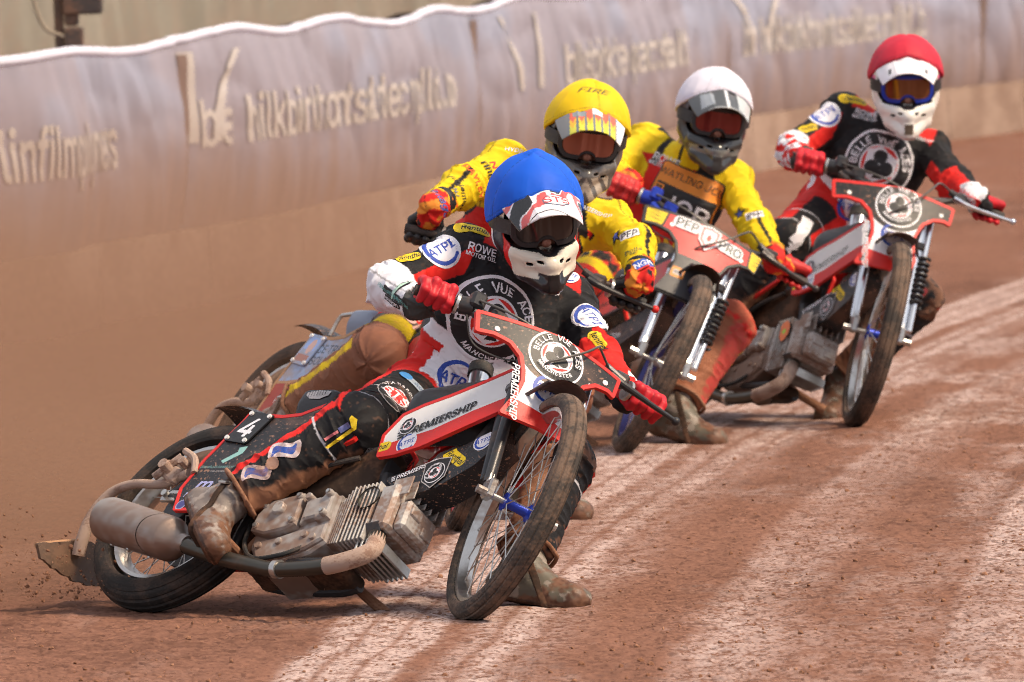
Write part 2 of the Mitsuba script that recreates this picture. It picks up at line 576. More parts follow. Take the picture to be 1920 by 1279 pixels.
mat('m_tyre', worn((0.022, 0.020, 0.019), (0.10, 0.062, 0.045), 22, 0.40, 0.75, 0.55), rough=0.75, spec=0.3, bump=relief(180, 0.0006))
mat('m_tyre_front', worn((0.050, 0.043, 0.039), (0.19, 0.125, 0.09), 16, 0.35, 0.72, 0.75), rough=0.8, spec=0.25, bump=relief(200, 0.0006))
mat('m_rim', worn((0.55, 0.54, 0.52), (0.20, 0.12, 0.08), 10, 0.45, 0.8, 0.6), rough=0.22, metallic=0.9)
mat('m_rim_dark', (0.03, 0.035, 0.16), rough=0.3, metallic=0.5)
mat('m_rim_red', (0.45, 0.04, 0.05), rough=0.3, metallic=0.4)
mat('m_steel', worn((0.50, 0.49, 0.47), (0.20, 0.12, 0.08), 16, 0.5, 0.8, 0.6), rough=0.3, metallic=0.85)
mat('m_chrome', (0.72, 0.75, 0.80), rough=0.16, metallic=0.95)
mat('m_dark_metal', worn((0.035, 0.036, 0.04), (0.13, 0.075, 0.05), 12, 0.42, 0.75, 0.5), rough=0.36, metallic=0.3)
mat('m_cast', worn((0.44, 0.42, 0.40), (0.25, 0.145, 0.10), 13, 0.40, 0.66, 0.85), rough=0.55, metallic=0.25, bump=relief(160, 0.0007))

def cast_mud(p, n, uv):
    a = 0.7 * fbm(p.x * 9, p.y * 9, p.z * 9, octaves=4) + 0.3 * noise(p.x * 60, p.y * 60, p.z * 60)
    low = smoothstep(0.42, 0.20, p.z)
    return mix((0.34, 0.315, 0.30), (0.20, 0.115, 0.078), 0.85 * smoothstep(0.50, 0.82, a + 0.28 * low))


mat('m_cast_mud', proc(cast_mud), rough=0.75, metallic=0.05, bump=relief(110, 0.0009))
mat('m_pipe', worn((0.075, 0.07, 0.058), (0.16, 0.10, 0.07), 9, 0.5, 0.8, 0.5), rough=0.34, metallic=0.75)
mat('m_pipe_dusty', worn((0.36, 0.26, 0.21), (0.20, 0.11, 0.075), 26, 0.48, 0.7, 0.8), rough=0.8, bump=relief(110, 0.0012))
mat('m_silencer', worn((0.36, 0.325, 0.30), (0.24, 0.155, 0.115), 4.5, 0.36, 0.68, 0.8), rough=0.38, metallic=0.55, bump=relief(70, 0.0012))
mat('m_mud', worn(MUD, MUD2, 20, 0.4, 0.7, 0.8), rough=0.9, spec=0.15, bump=relief(70, 0.004))
mat('m_dark_mud', worn((0.045, 0.028, 0.02), (0.15, 0.075, 0.045), 14, 0.40, 0.7, 0.75), rough=0.85, spec=0.2, bump=relief(80, 0.003))
mat('m_brown_guard', worn((0.070, 0.036, 0.020), (0.16, 0.08, 0.045), 12, 0.45, 0.75, 0.6), rough=0.5)
mat('m_black_cover', specked(BLACK * 1.3, MUD2, thr=.82), rough=0.42, spec=0.4)
mat('m_black', BLACK * 1.4, rough=0.45)
mat('m_rubber', worn((0.02, 0.02, 0.02), (0.12, 0.08, 0.06), 30, 0.45, 0.75, 0.5), rough=0.7)
mat('m_red_trim', RED, rough=0.5)
mat('m_tan_trim', (0.40, 0.22, 0.11), rough=0.6)
mat('m_teal', (0.01, 0.28, 0.30), rough=0.35)
mat('m_blue_part', (0.02, 0.05, 0.42), rough=0.3, metallic=0.4)
mat('m_grey_seat', (0.20, 0.24, 0.32), rough=0.6)
mat('m_dirty_blue', worn((0.26, 0.36, 0.56), (0.30, 0.24, 0.22), 7, 0.38, 0.64, 0.8), rough=0.5)
mat('m_red_cover', worn((0.56, 0.035, 0.035), (0.33, 0.10, 0.08), 8, 0.45, 0.75, 0.6), rough=0.4)
mat('m_print', VC, rough=0.45)
mat('m_print_dirty', VC, rough=0.6)
mat('m_orange', (.75, .17, .03), rough=.4)
mat('m_lime', (.35, .55, .02), rough=.4)
mat('m_white_part', (0.70, 0.69, 0.68), rough=0.4)


def weave(p, n, uv):
    return 0.0022 * fbm(p.x * 38, p.y * 38, p.z * 38, octaves=4)


mat('m_cloth', VC, rough=0.72, spec=0.25, sheen=0.15, bump=weave)
mat('m_leather', VC, rough=0.5, spec=0.4, bump=weave)
mat('m_shell', VC, rough=0.22, spec=0.5, clear=0.5)
mat('m_helmet_cloth', VC, rough=0.62, spec=0.3, sheen=0.2)
mat('m_visor_dark', (0.05, 0.038, 0.036), rough=0.08, metallic=0.35, spec=0.8)
mat('m_visor_bronze', (0.36, 0.13, 0.09), rough=0.10, metallic=0.55, spec=0.8)
mat('m_visor_red', (0.20, 0.025, 0.022), rough=0.12, metallic=0.4, spec=0.8)
mat('m_visor_amber', (0.20, 0.075, 0.03), rough=0.08, metallic=0.5, spec=0.8)
mat('m_cable', (0.10, 0.095, 0.09), rough=0.4, metallic=0.4)

# ------------------------------------------------------------------ motorcycles: frames of the four, bike axes x forward, y left, z up
RF_, RR_, FAX = 0.352, 0.325, np.array([1.36, 0.0, 0.352])
SA, SP = np.array([-0.317453, 0, 0.94827401]), np.array([1.315, 0, 0.352])
GRIP = np.array([0.98759, 0.34795, 0.97106])
POSE = {
    1: ([[0.69479, 0.54271, 0.47195], [-0.71912, 0.51339, 0.4683], [0.01185, -0.66475, 0.74697]], [-1.1027, 32.5573, 0.0155], -0.4588),
    2: ([[0.51489, 0.73528, 0.44073], [-0.8572, 0.43587, 0.27427], [0.00956, -0.51901, 0.85471]], [-0.927, 37.1091, 0.01], -0.4634),
    3: ([[0.49039, 0.69051, 0.53171], [-0.87143, 0.38044, 0.30964], [0.01152, -0.6152, 0.78829]], [-0.3097, 41.624, 0.0101], -0.3766),
    4: ([[0.4796, 0.78637, 0.38937], [-0.87745, 0.42577, 0.2209], [0.00793, -0.4476, 0.8942]], [0.5685, 42.9076, 0.0052], -0.4072)}
JN = ['pel', 'lhip', 'rhip', 'lkn', 'rkn', 'lan', 'ran', 'neck', 'lsh', 'rsh', 'lel', 'rel', 'lwr', 'rwr', 'head']
JOINTS = {
    1: [[0.424, 0.289, 0.913], [0.47, 0.384, 0.904], [0.453, 0.186, 0.903], [0.896, 0.395, 0.84], [0.595, -0.083, 0.599], [1.022, 0.354, 0.43], [0.351, -0.172, 0.245], [0.653, 0.133, 1.313], [0.657, 0.309, 1.363], [0.548, -0.016, 1.284], [0.871, 0.336, 1.182], [0.528, -0.175, 1.027], [1.076, 0.352, 1.036], [0.771, -0.224, 0.922], [0.785, -0.031, 1.387]],
    2: [[0.503, 0.158, 0.867], [0.468, 0.256, 0.877], [0.467, 0.077, 0.789], [0.807, 0.478, 0.734], [0.724, -0.154, 0.529], [1.011, 0.404, 0.363], [0.347, -0.16, 0.31], [0.726, 0.174, 1.309], [0.73, 0.353, 1.309], [0.611, 0.039, 1.33], [1.007, 0.382, 1.22], [0.75, -0.143, 1.148], [1.219, 0.342, 1.069], [0.903, -0.29, 0.993], [0.889, 0.117, 1.467]],
    3: [[0.427, 0.173, 0.844], [0.419, 0.277, 0.857], [0.445, 0.083, 0.897], [0.83, 0.386, 0.795], [0.654, -0.129, 0.586], [0.941, 0.329, 0.383], [0.361, -0.17, 0.261], [0.587, 0.003, 1.273], [0.653, 0.171, 1.297], [0.429, -0.08, 1.274], [0.888, 0.242, 1.136], [0.57, -0.22, 1.059], [1.116, 0.279, 1.007], [0.821, -0.244, 0.983], [0.763, -0.064, 1.396]],
    4: [[0.346, 0.214, 0.841], [0.415, 0.215, 0.762], [0.344, 0.162, 0.941], [0.797, 0.389, 0.669], [0.578, -0.091, 0.685], [0.583, 0.337, 0.299], [0.378, -0.164, 0.295], [0.609, 0.126, 1.243], [0.642, 0.301, 1.238], [0.497, -0.014, 1.248], [0.903, 0.311, 1.103], [0.549, -0.184, 1.02], [1.155, 0.284, 1.031], [0.79, -0.256, 0.951], [0.762, 0.045, 1.387]]}


def axis_rot(ax, a):
    ax = unit(ax)
    K = np.array([[0, -ax[2], ax[1]], [ax[2], 0, -ax[0]], [-ax[1], ax[0], 0]])
    return np.eye(3) + math.sin(a) * K + (1 - math.cos(a)) * K @ K


def pose(k):
    R, t, st = POSE[k]
    S = axis_rot(SA, st)
    B = M4(np.array(R), t)
    return B, B @ M4(S, SP - S @ SP), S


def steer(k, p):
    S = pose(k)[2]
    return S @ (np.asarray(p, float) - SP) + SP


# ---- wheels (around the origin, axle along y)
def tyre_mesh(R, w, rin, n=72, grooves=3):
    """Rounded tyre with circumferential tread grooves."""
    prof = []
    H = R - rin
    a = np.radians(np.linspace(-118, 118, 79))
    for t in a:
        r = rin + H * 0.52 + H * 0.48 * math.cos(t) if abs(t) < np.pi / 2 else rin + H * 0.52 + H * 0.55 * math.cos(t)
        y = w * math.sin(t) * (1.0 if abs(t) < np.pi / 2 else 1.0)
        d = 0.0
        for g in range(grooves):
            g0 = math.radians(-54 + 108 * g / max(grooves - 1, 1))
            d = max(d, 1 - ((t - g0) / math.radians(5.0)) ** 2)
        for g0 in [math.radians(q) for q in (-104, -90, -74, 74, 90, 104)]:
            d = max(d, 0.55 * (1 - ((t - g0) / math.radians(5)) ** 2))
        prof.append((r - 0.0045 * max(d, 0), y))
    prof.append(prof[0])
    return lathe(prof, n)


def rim_mesh(rin, w, depth=0.022, n=72):
    prof = [(rin + 0.006, -w), (rin + 0.008, -w + 0.003), (rin - 0.002, -w + 0.005), (rin - depth * .55, -w * .55), (rin - depth, 0), (rin - depth * .55, w * .55),
            (rin - 0.002, w - 0.005), (rin + 0.008, w - 0.003), (rin + 0.006, w), (rin - 0.006, w * 0.98), (rin - depth * .75, w * .55), (rin - depth - 0.004, 0),
            (rin - depth * .75, -w * .55), (rin - 0.006, -w * 0.98), (rin + 0.006, -w)]
    return lathe(prof, n)


def spoke_mesh(i, n, r0, r1, y0):
    side = 1 if i % 2 else -1
    a1 = 2 * math.pi * i / n
    a0 = a1 + (0.55 if (i // 2) % 2 else -0.55)
    return tube([(r0 * math.cos(a0), side * y0, r0 * math.sin(a0)), (r1 * math.cos(a1), side * 0.004, r1 * math.sin(a1))], 0.0018, n=5, cap=False)


def hub_mesh(w, r=0.02, fl=0.034):
    return lathe([(0.0, -w), (fl, -w), (fl, -w + .005), (r, -w + .012), (r * .9, 0), (r, w - .012), (fl, w - .005), (fl, w), (0.0, w)], 24)


def ridged(m, amp, f, seed=0):
    v = np.array(m.vertices)
    nz = normals(m)
    return tm(v + nz * (amp * (meshkit.fbm(v * f, 3, seed) - 0.5) * 2)[:, None], m.faces)


PLY = {}


def P_(key, mesh, bsdf, smooth=30):
    if key not in PLY:
        PLY[key] = mikit.ply(mesh() if callable(mesh) else mesh, bsdf, smooth=smooth)
    return PLY[key]


# ---- the laydown engine in bike axes (crankcase behind, cylinder lying forward)
EDIR = unit([0.93, 0.0, 0.20])
EUP = unit(np.cross([0, 1, 0], EDIR) * -1)
EUP = EUP if EUP[2] > 0 else -EUP
ER = np.column_stack([EDIR, [0, 1, 0], EUP])
EO = np.array([0.56, -0.005, 0.215])          # crankshaft centre


def e(p): return ER @ np.asarray(p, float) + EO


def prism(poly, y0, y1, ch=.005):
    """A plate of the given outline in engine axes from y0 to y1, its right hand rim chamfered."""
    n = 1
    ring = np.array(poly.exterior.coords)[:-1]
    inner = np.array(poly.buffer(-ch, join_style=2).exterior.coords)[:-1]
    if len(inner) != len(ring): inner = ring * (1 - ch * 8) + ring.mean(0) * ch * 8
    k0 = np.argmin(np.linalg.norm(inner - ring[0], axis=1))
    inner = np.roll(inner, -k0, 0)
    n = len(ring)
    V = np.concatenate([np.column_stack([r[:, 0], np.full(n, y), r[:, 1]]) for r, y in ((ring, y1), (ring, y0 + ch), (inner, y0))])
    F = []
    for j in range(2):
        for i in range(n):
            a_, b_ = j * n + i, j * n + (i + 1) % n
            F += [[a_, b_, b_ + n], [a_, b_ + n, a_ + n]]
    v2, f2 = trimesh.creation.triangulate_polygon(Polygon(inner), engine='earcut')
    v3, f3 = trimesh.creation.triangulate_polygon(Polygon(ring), engine='earcut')
    o = len(V)
    V = np.concatenate([V, np.column_stack([v2[:, 0], np.full(len(v2), y0), v2[:, 1]]), np.column_stack([v3[:, 0], np.full(len(v3), y1), v3[:, 1]])])
    F = np.vstack([F, f2 + o, f3[:, ::-1] + o + len(v2)])
    return moved(tm(V, F), ER, EO)


def boss(x, z, r, y0, y1):
    return moved(lathe([(0, y0), (r * .86, y0), (r, y0 + .004), (r, y1)], 20), ER, e((x, 0, z)))


CASE = Polygon([(-.125, -.035), (-.120, .060), (-.085, .105), (.00, .120), (.075, .108), (.165, .100), (.172, -.075), (.12, -.105), (.02, -.122), (-.07, -.110)])
COVER_A = Polygon([(-.118, .005), (-.112, .060), (-.075, .103), (.045, .108), (.050, -.004), (.02, -.018), (-.06, -.020)])
COVER_B = Polygon([(.060, .100), (.072, .086), (.118, .086), (.130, .100), (.160, .094), (.160, .006), (.118, .000), (.110, .012), (.074, .010), (.060, -.002)])
LOWER = Polygon([(-.110, -.030), (-.02, -.028), (.05, -.018), (.165, -.012), (.165, -.070), (.11, -.096), (.0, -.110), (-.075, -.096)])


def bolts(pts, d, r=0.007, h=0.006):
    d = unit(d)
    out = []
    for p in pts:
        p = np.asarray(p, float)
        out.append(tube([p, p + d * h], r, n=6))
    return out


def fin(i):
    x = 0.170 + i * 0.0150
    g = 0.76 + 0.24 * min(1, i / 4)
    return cbox((0.0056, 0.190 * g, 0.205 * g), 0.003, (0, 0, 0)), e((x, 0.0, 0.0))


def engine_parts():
    out = [('crankcase', P_('crank', lambda: prism(CASE, -.082, .082, .008), 'm_cast_mud')),
           ('ignition_cover', P_('cova', lambda: prism(COVER_A, -.112, -.080, .006), 'm_cast_mud')),
           ('side_cover', P_('covb', lambda: prism(COVER_B, -.104, -.080, .006), 'm_cast_mud')),
           ('lower_cover', P_('covc', lambda: prism(LOWER, -.094, -.080, .006), 'm_cast_mud')),
           ('boss', P_('boss0', lambda: boss(-.022, .058, .021, -.128, -.108), 'm_cast'))]
    for i, (x, z) in enumerate(((-.098, .014), (-.088, .088), (.036, .096), (.038, .008), (.072, .088), (.148, .086), (.148, .016), (.0, -.05), (.095, -.045), (-.075, -.05), (.13, -.06))):
        out.append(('boss', P_('boss%d' % (i + 1), lambda x=x, z=z: boss(x, z, .0115, -.116 if z > 0 else -.102, -.08), 'm_cast_mud')))
    out.append(('oil_hose', P_('hose1', lambda: tube([e((-.07, -.09, .09)), e((-.06, -.10, .16)), e((.05, -.085, .22)), e((.16, -.06, .25))], .008, 8, 8), 'm_rubber')))
    out.append(('oil_hose', P_('hose2', lambda: tube([e((.10, -.085, -.08)), e((.05, -.11, -.12)), e((-.06, -.11, -.11)), e((-.14, -.09, -.03)), e((-.17, -.07, .08))], .007, 8, 8), 'm_rubber')))
    out.append(('carburettor', P_('carb', lambda: cat(tube([e((.27, 0, .10)), e((.24, 0, .20))], .030, 16), moved(cbox((.06, .06, .075), .008), ER, e((.22, 0, .225)))), 'm_dark_metal')))
    out.append(('cylinder_barrel', P_('barrel', lambda: moved(cbox((0.20, 0.13, 0.14), 0.02), ER, e((0.24, 0, 0))), 'm_cast_mud')))
    for i in range(11):
        def mk(i=i):
            m, c = fin(i)
            return moved(m, ER, c)
        out.append(('cooling_fin', P_('fin%d' % i, mk, 'm_cast')))

    def head():
        a = cbox((0.070, 0.185, 0.16), 0.012)
        b = cbox((0.045, 0.13, 0.10), 0.012, (0.052, 0.0, -0.02))
        c = cbox((0.012, 0.045, 0.030), 0.004, (0.076, -0.03, -0.005))
        d = cbox((0.012, 0.045, 0.030), 0.004, (0.076, 0.03, -0.035))
        return moved(cat(a, b, c, d), ER, e((0.362, 0, 0.01)))
    out.append(('cylinder_head', P_('head', head, 'm_cast')))
    for i in range(7):
        def mk(i=i):
            return moved(cbox((0.070, 0.0045, 0.062), 0.002), ER, e((0.395, -0.078 + i * 0.026, 0.080)))
        out.append(('head_fin', P_('hfin%d' % i, mk, 'm_cast')))
    for i in range(5):
        def mk(i=i):
            return moved(cbox((0.008, 0.16, 0.034), 0.003), ER, e((0.30 + i * 0.018, 0.0, -0.112)))
        out.append(('lower_fin', P_('lfin%d' % i, mk, 'm_steel')))

    def disc():
        return moved(lathe([(0.0, 0.004), (0.034, 0.004), (0.038, 0.0), (0.038, -0.004)], 28), ER, e((0.300, -0.0965, 0.045)))
    out.append(('round_cover', P_('ecover', disc, 'm_pipe')))
    for i, (x, z) in enumerate(((-.098, .014), (-.088, .088), (.036, .096), (.038, .008), (.148, .086), (.148, .016))):
        out.append(('bolt', P_('ebolt%d' % i, lambda x=x, z=z: bolts([e((x, -0.115, z))], [0, -1, 0])[0], 'm_steel')))
    return out


PIPE = [e((0.335, -0.05, -0.06)), (0.955, -0.085, 0.170), (0.990, -0.120, 0.110), (0.93, -0.143, 0.058), (0.835, -0.15, 0.034), (0.69, -0.15, 0.028), (0.60, -0.15, 0.040), (0.456, -0.155, 0.062), (0.285, -0.166, 0.098)]


def bike_parts(k):
    """(key under the bike, ply dict, front assembly?) shared by all bikes."""
    out = []
    A = lambda key, mesh, b, front=False, smooth=30: out.append((key, P_(key + b, mesh, b, smooth), front))
    rimm = {1: 'm_rim', 2: 'm_rim_red', 3: 'm_rim_dark', 4: 'm_rim'}[k]
    # wheels
    A('rear_wheel__tyre', lambda: moved(tyre_mesh(RR_, 0.054, 0.228, 84, 5), t=(0, 0, RR_)), 'm_tyre')
    A('rear_wheel__rim', lambda: moved(rim_mesh(0.235, 0.034), t=(0, 0, RR_)), 'm_rim')
    A('rear_wheel__sprocket', lambda: moved(lathe([(.05, .060), (.13, .060), (.132, .064), (.05, .064), (.05, .060)], 60), t=(0, 0, RR_)), 'm_dark_metal')
    A('rear_wheel__hub', lambda: moved(hub_mesh(0.055, 0.03, 0.05), t=(0, 0, RR_)), 'm_dark_metal')
    A('front_wheel__tyre', lambda: moved(tyre_mesh(RF_, 0.036, 0.288, 84, 4), t=FAX), 'm_tyre_front', True)
    A('front_wheel__rim', lambda: moved(rim_mesh(0.297, 0.023, 0.016, 84), t=FAX), rimm, True)
    A('front_wheel__hub', lambda: moved(hub_mesh(0.042, 0.016, 0.028), t=FAX), 'm_blue_part' if k in (1, 4) else 'm_steel', True)
    A('front_wheel__axle', lambda: tube([FAX + [0, -0.115, 0], FAX + [0, 0.115, 0]], 0.009, n=12), 'm_steel', True)
    for i in range(36):
        out.append(('front_wheel__spoke', P_('fs%d' % i, (lambda i=i: moved(spoke_mesh(i, 36, 0.026, 0.283, 0.038), t=FAX)), 'm_steel'), True))
        out.append(('rear_wheel__spoke', P_('rs%d' % i, (lambda i=i: moved(spoke_mesh(i, 36, 0.046, 0.222, 0.045), t=(0, 0, RR_))), 'm_steel'), False))
    # frame
    def rails():
        L = []
        for s in (-1, 1):
            L.append(tube([(1.13, s * .03, .80), (1.09, s * .04, .60), (1.04, s * .045, .46), (0.95, s * .045, .40), (0.88, s * .05, .36)], 0.014, 8, 6))
            L.append(tube([(0.80, s * .06, .125), (0.70, s * .07, .115), (0.45, s * .07, .125), (0.36, s * .075, .18), (0.38, s * .075, .42), (0.47, s * .07, .66)], 0.014, 8, 6))
            L.append(tube([(0.40, s * .09, .30), (0.2, s * .10, .315), (0, s * .10, RR_)], 0.013, 8, 4))
            L.append(tube([(0.47, s * .07, .66), (0.2, s * .10, .50), (0, s * .10, RR_ + .01)], 0.011, 8, 4))
        L.append(tube([(0.47, 0, .66), (0.8, 0, .735), (1.13, 0, .83)], 0.017, 8, 4))
        L.append(tube([SP + SA * 0.42, SP + SA * 0.60], 0.028, 14))
        return cat(*L)
    A('frame', rails, 'm_dark_metal')
    A('rear_axle', lambda: cat(tube([(0, -0.125, RR_), (0, 0.125, RR_)], 0.011, 10), cbox((0.06, 0.012, 0.04), 0.004, (0.01, -0.104, RR_)), cbox((0.06, 0.012, 0.04), 0.004, (0.01, 0.104, RR_))), 'm_steel')

    def gearbox():
        def f(P):
            d = d_box(P, (0.36, 0.0, 0.30), (0.06, 0.075, 0.08), 0.03)
            d = smin(d, d_cap(P, (0.36, 0.08, 0.31), (0.36, 0.13, 0.31), 0.085, 0.08), 0.01)
            d = smin(d, d_box(P, (0.46, 0.105, 0.24), (0.12, 0.018, 0.075), 0.02), 0.01)
            d = smin(d, d_box(P, (0.55, 0, 0.46), (0.20, 0.05, 0.10), 0.03), 0.03)
            d = smin(d, d_box(P, (0.60, 0.02, 0.135), (0.20, 0.055, 0.022), 0.012), 0.02)
            return d
        return ridged(nets(f, (0.2, -0.14, 0.02), (0.95, 0.2, 0.62), 0.008), 0.004, 30)
    A('gearbox', gearbox, 'm_dark_mud', smooth=True)
    out.extend([('engine__' + n, d, False) for n, d in engine_parts()])
    if k == 4:
        out.append(('engine__sticker', P_('sticker', lambda: moved(tm(*[np.column_stack([q, q[:, 0] * 0]) if i == 0 else q for i, q in enumerate(tri2d(ell(.034, .042), .02))]), np.column_stack([EDIR, EUP, [0, -1, 0]]), e((.30, -.1025, .045))), 'm_orange'), False))
        out.append(('engine__sticker', P_('sticker2', lambda: moved(tm(*[np.column_stack([q, q[:, 0] * 0]) if i == 0 else q for i, q in enumerate(tri2d(ell(.013, .010), .02))]), np.column_stack([EDIR, EUP, [0, -1, 0]]), e((.302, -.1035, .042))), 'm_lime'), False))
    # exhaust
    A('exhaust_pipe', lambda: tube(PIPE, [.027, .026, .024, .022, .022, .022, .022, .023, .024], 16, 8), 'm_pipe')

    def guard():
        s = spline(np.array(PIPE), 8)
        seg = s[4:29]
        return tube(seg, np.full(len(seg), 0.0262), 18)
    A('exhaust_pipe__heat_shield', guard, 'm_pipe_dusty')
    A('exhaust_pipe__port_flange', lambda: moved(cbox((0.055, 0.012, 0.075), 0.006), ER @ rot([1, 0, 0], 35), e((0.345, -0.07, -0.080))), 'm_dark_metal')
    A('exhaust_pipe__clamp', lambda: tube([(0.69, -0.15, 0.028), (0.71, -0.15, 0.0285)], 0.0275, 18), 'm_steel')
    s0, s1 = np.array([0.262, -0.168, 0.108]), np.array([-0.115, -0.175, 0.190])
    ds = unit(s1 - s0)

    def silencer():
        L = np.linalg.norm(s1 - s0)
        prof = [(0.0, -0.03), (0.025, -0.03), (0.027, 0.0), (0.060, 0.045), (0.066, 0.055), (0.067, L - .03), (0.063, L - .012), (0.05, L), (0.0, L)]
        m = lathe(prof, 36, 'z')
        Fz = frame(ds)
        return ridged(moved(m, Fz, s0), 0.001, 30)
    A('silencer', silencer, 'm_silencer')

    Fz = frame(ds)
    for i, (dd, a) in enumerate(((.10, 205), (.12, 250), (.20, 212), (.21, 262), (.31, 208), (.30, 255))):
        r = Fz @ np.array([math.cos(math.radians(a)), math.sin(math.radians(a)), 0])
        c = s0 + ds * dd + r * 0.066
        out.append(('silencer__rivet', P_('rivet%d' % i, lambda: tube([c, c + r * 0.004], 0.007, 8), 'm_steel'), False))
    # dirt deflector and its bracket
    A('dirt_deflector__bracket', lambda: tube([(0.05, -0.115, .40), (-0.08, -0.085, .385), (-0.20, -0.085, .385), (-0.285, -0.08, .355), (-0.325, -0.07, .28), (-0.335, -0.05, .205), (-0.34, -0.03, .165)], [.015, .014, .014, .015, .017, .019, .02], 12, 6), 'm_pipe_dusty')

    def pivot():
        return cat(cbox((0.10, 0.030, 0.050), 0.008, (-0.03, -0.112, .405), rot([0, 1, 0], 25)), tube([(-0.03, -.16, .405), (-0.03, -.09, .405)], .016, 12), tube([(0.035, -.155, .42), (0.035, -.09, .42)], .013, 12),
                   tube([(0.0, -.13, .47), (0.06, -.13, .44), (0.09, -.128, .39)], .011, 8, 4), tube([(-0.07, -.13, .375), (0.0, -.13, .45)], .012, 8))
    A('dirt_deflector__pivot', pivot, 'm_pipe_dusty')

    def flap():
        g = Polygon([(-.15, .105), (-.06, .185), (.01, .238), (.10, .255), (.125, .18), (.077, .15), (.003, .105), (-.084, .085), (-.13, .085)]).buffer(0.008, quad_segs=3)
        m = trimesh.creation.extrude_polygon(g, 0.012, engine='earcut')
        v, f = trimesh.remesh.subdivide_to_size(m.vertices, m.faces, 0.012)
        low = .06 + .9 * (v[:, 1] - .085) - .35 * v[:, 0] < .06
        z = v[:, 1] + np.where(v[:, 1] < .16, .014 * (meshkit.noise(v * [90, 25, 10]) - .5), 0)
        x = -.365 + .03 * np.cos(v[:, 0] * 9) - .03 - .25 * (z - .17) + v[:, 2]
        return tm(np.column_stack([x, v[:, 0], z]), f)
    A('dirt_deflector__flap', flap, 'm_brown_guard')
    A('dirt_deflector__rim', lambda: tube([(-.375, -.152, .108), (-.385, -.06, .19), (-.39, .01, .242), (-.385, .10, .258)], .009, 8, 4), 'm_tan_trim')
    # footrests
    A('footrest', lambda: cat(tube([(.42, -.07, .13), (.41, -.235, .135)], .013, 10), tube([(.45, -.07, .22), (.42, -.075, .13)], .013, 8)), 'm_mud')
    out.append(('footrest', P_('peg_l', lambda: tube([(.66, .05, .12), (.71, .075, .165), (.745, .12, .150), (.79, .20, .135)], [.012, .013, .015, .017], 10, 3), 'm_mud'), False))
    # seat and rear mudguard
    def seat():
        def f(P):
            return smin(d_box(P, (0.43, 0, 0.665), (0.15, 0.075, 0.035), 0.03), d_box(P, (0.36, -.01, 0.705), (0.075, 0.075, 0.035), 0.025), 0.03)
        return nets(f, (0.18, -0.12, 0.58), (0.64, 0.12, 0.76), 0.01)
    A('seat', seat, 'm_grey_seat' if k == 2 else 'm_black', smooth=True)

    wing = [(Polygon([(-.045, .010), (.0, .018), (.050, .012), (.048, -.004), (.02, -.016), (-.02, -.014), (-.042, -.002)]), GREYW)] + [(LineString([(-.035 + .012 * i, .012), (-.030 + .012 * i, -.008)]).buffer(.0012), BLACK) for i in range(7)]
    if k == 1 and 'wing' not in PLY:
        sm = nets(lambda P: smin(d_box(P, (0.43, 0, 0.665), (0.15, 0.075, 0.035), 0.03), d_box(P, (0.36, -.01, 0.705), (0.075, 0.075, 0.035), 0.025), 0.03), (0.18, -0.12, 0.58), (0.64, 0.12, 0.80), 0.01)
        wm, wc = print_mesh(wing, on_mesh(sm, (.365, -.085, .705), (.1, -1, .25), (0, 0, 1), .06), .01, .002)
        PLY['wing'] = mikit.ply(wm, 'm_print_dirty', color=wc)
    if k == 1: out.append(('seat__emblem', PLY['wing'], False))

    def rear_guard():
        a = np.radians(np.linspace(38, 101, 20))
        w = np.linspace(-1, 1, 9)
        v, f = [], []
        for th in (0.0, 0.003):
            for i in a:
                for q in w:
                    r = 0.375 + th - 0.02 * abs(q) ** 3
                    v.append((r * math.cos(i), q * 0.07, RR_ + r * math.sin(i)))
        n, m = len(a), len(w)
        for L in (0, 1):
            for i in range(n - 1):
                for j in range(m - 1):
                    b = L * n * m + i * m + j
                    q = [b, b + 1, b + m + 1, b + m]
                    f.append(q if L else q[::-1])
        return tm(v, np.vstack([np.array(f)[:, [0, 1, 2]], np.array(f)[:, [0, 2, 3]]]))
    A('rear_mudguard', rear_guard, 'm_black_cover', smooth=True)
    # tank and filler
    def tank():
        def f(P):
            d = d_cap(P, (0.78, 0, 0.70), (1.03, 0, 0.765), 0.075, 0.055)
            return smin(d, d_box(P, (0.90, 0, 0.68), (0.16, 0.07, 0.06), 0.04), 0.03)
        return nets(f, (0.6, -0.12, 0.55), (1.15, 0.12, 0.88), 0.01)
    A('fuel_tank', tank, 'm_black', smooth=True)
    A('fuel_filler', lambda: tube([(0.955, -0.02, 0.70), (0.905, -0.02, 0.825)], .030, 18), 'm_chrome')
    A('fuel_filler__cap', lambda: tube([(0.907, -0.02, 0.82), (0.895, -0.02, 0.853)], .036, 18), 'm_rubber')
    # carburettor side hose and teal clips (seen on the middle bikes)
    # forks and steering
    legmat = {1: 'm_dark_metal', 2: 'm_chrome', 3: 'm_chrome', 4: 'm_chrome'}[k]
    for s, nm in ((-1, 'r'), (1, 'l')):
        y = s * 0.088
        up0, up1 = SP + SA * 0.53 + [0.035, y, 0], SP + SA * 0.05 + [0.012, y, 0]
        out.append(('fork_leg', P_('leg' + nm + legmat, lambda: tube([up0, up0 + (up1 - up0) * .45, up0 + (up1 - up0) * .47, up1], [.020, .020, .0165, .0165], 16), legmat), True))
        out.append(('fork_leg__axle_clamp', P_('clamp' + nm, lambda: cat(cbox((.05, .026, .06), .008, FAX + [-.012, y, .018]), cbox((.03, .022, .09), .006, FAX + [-.045, y, .04], rot([0, 1, 0], -18)), tube([FAX + [0, y * 1.12, 0], FAX + [0, y * 1.45, 0]], .013, 8)), 'm_steel'), True))
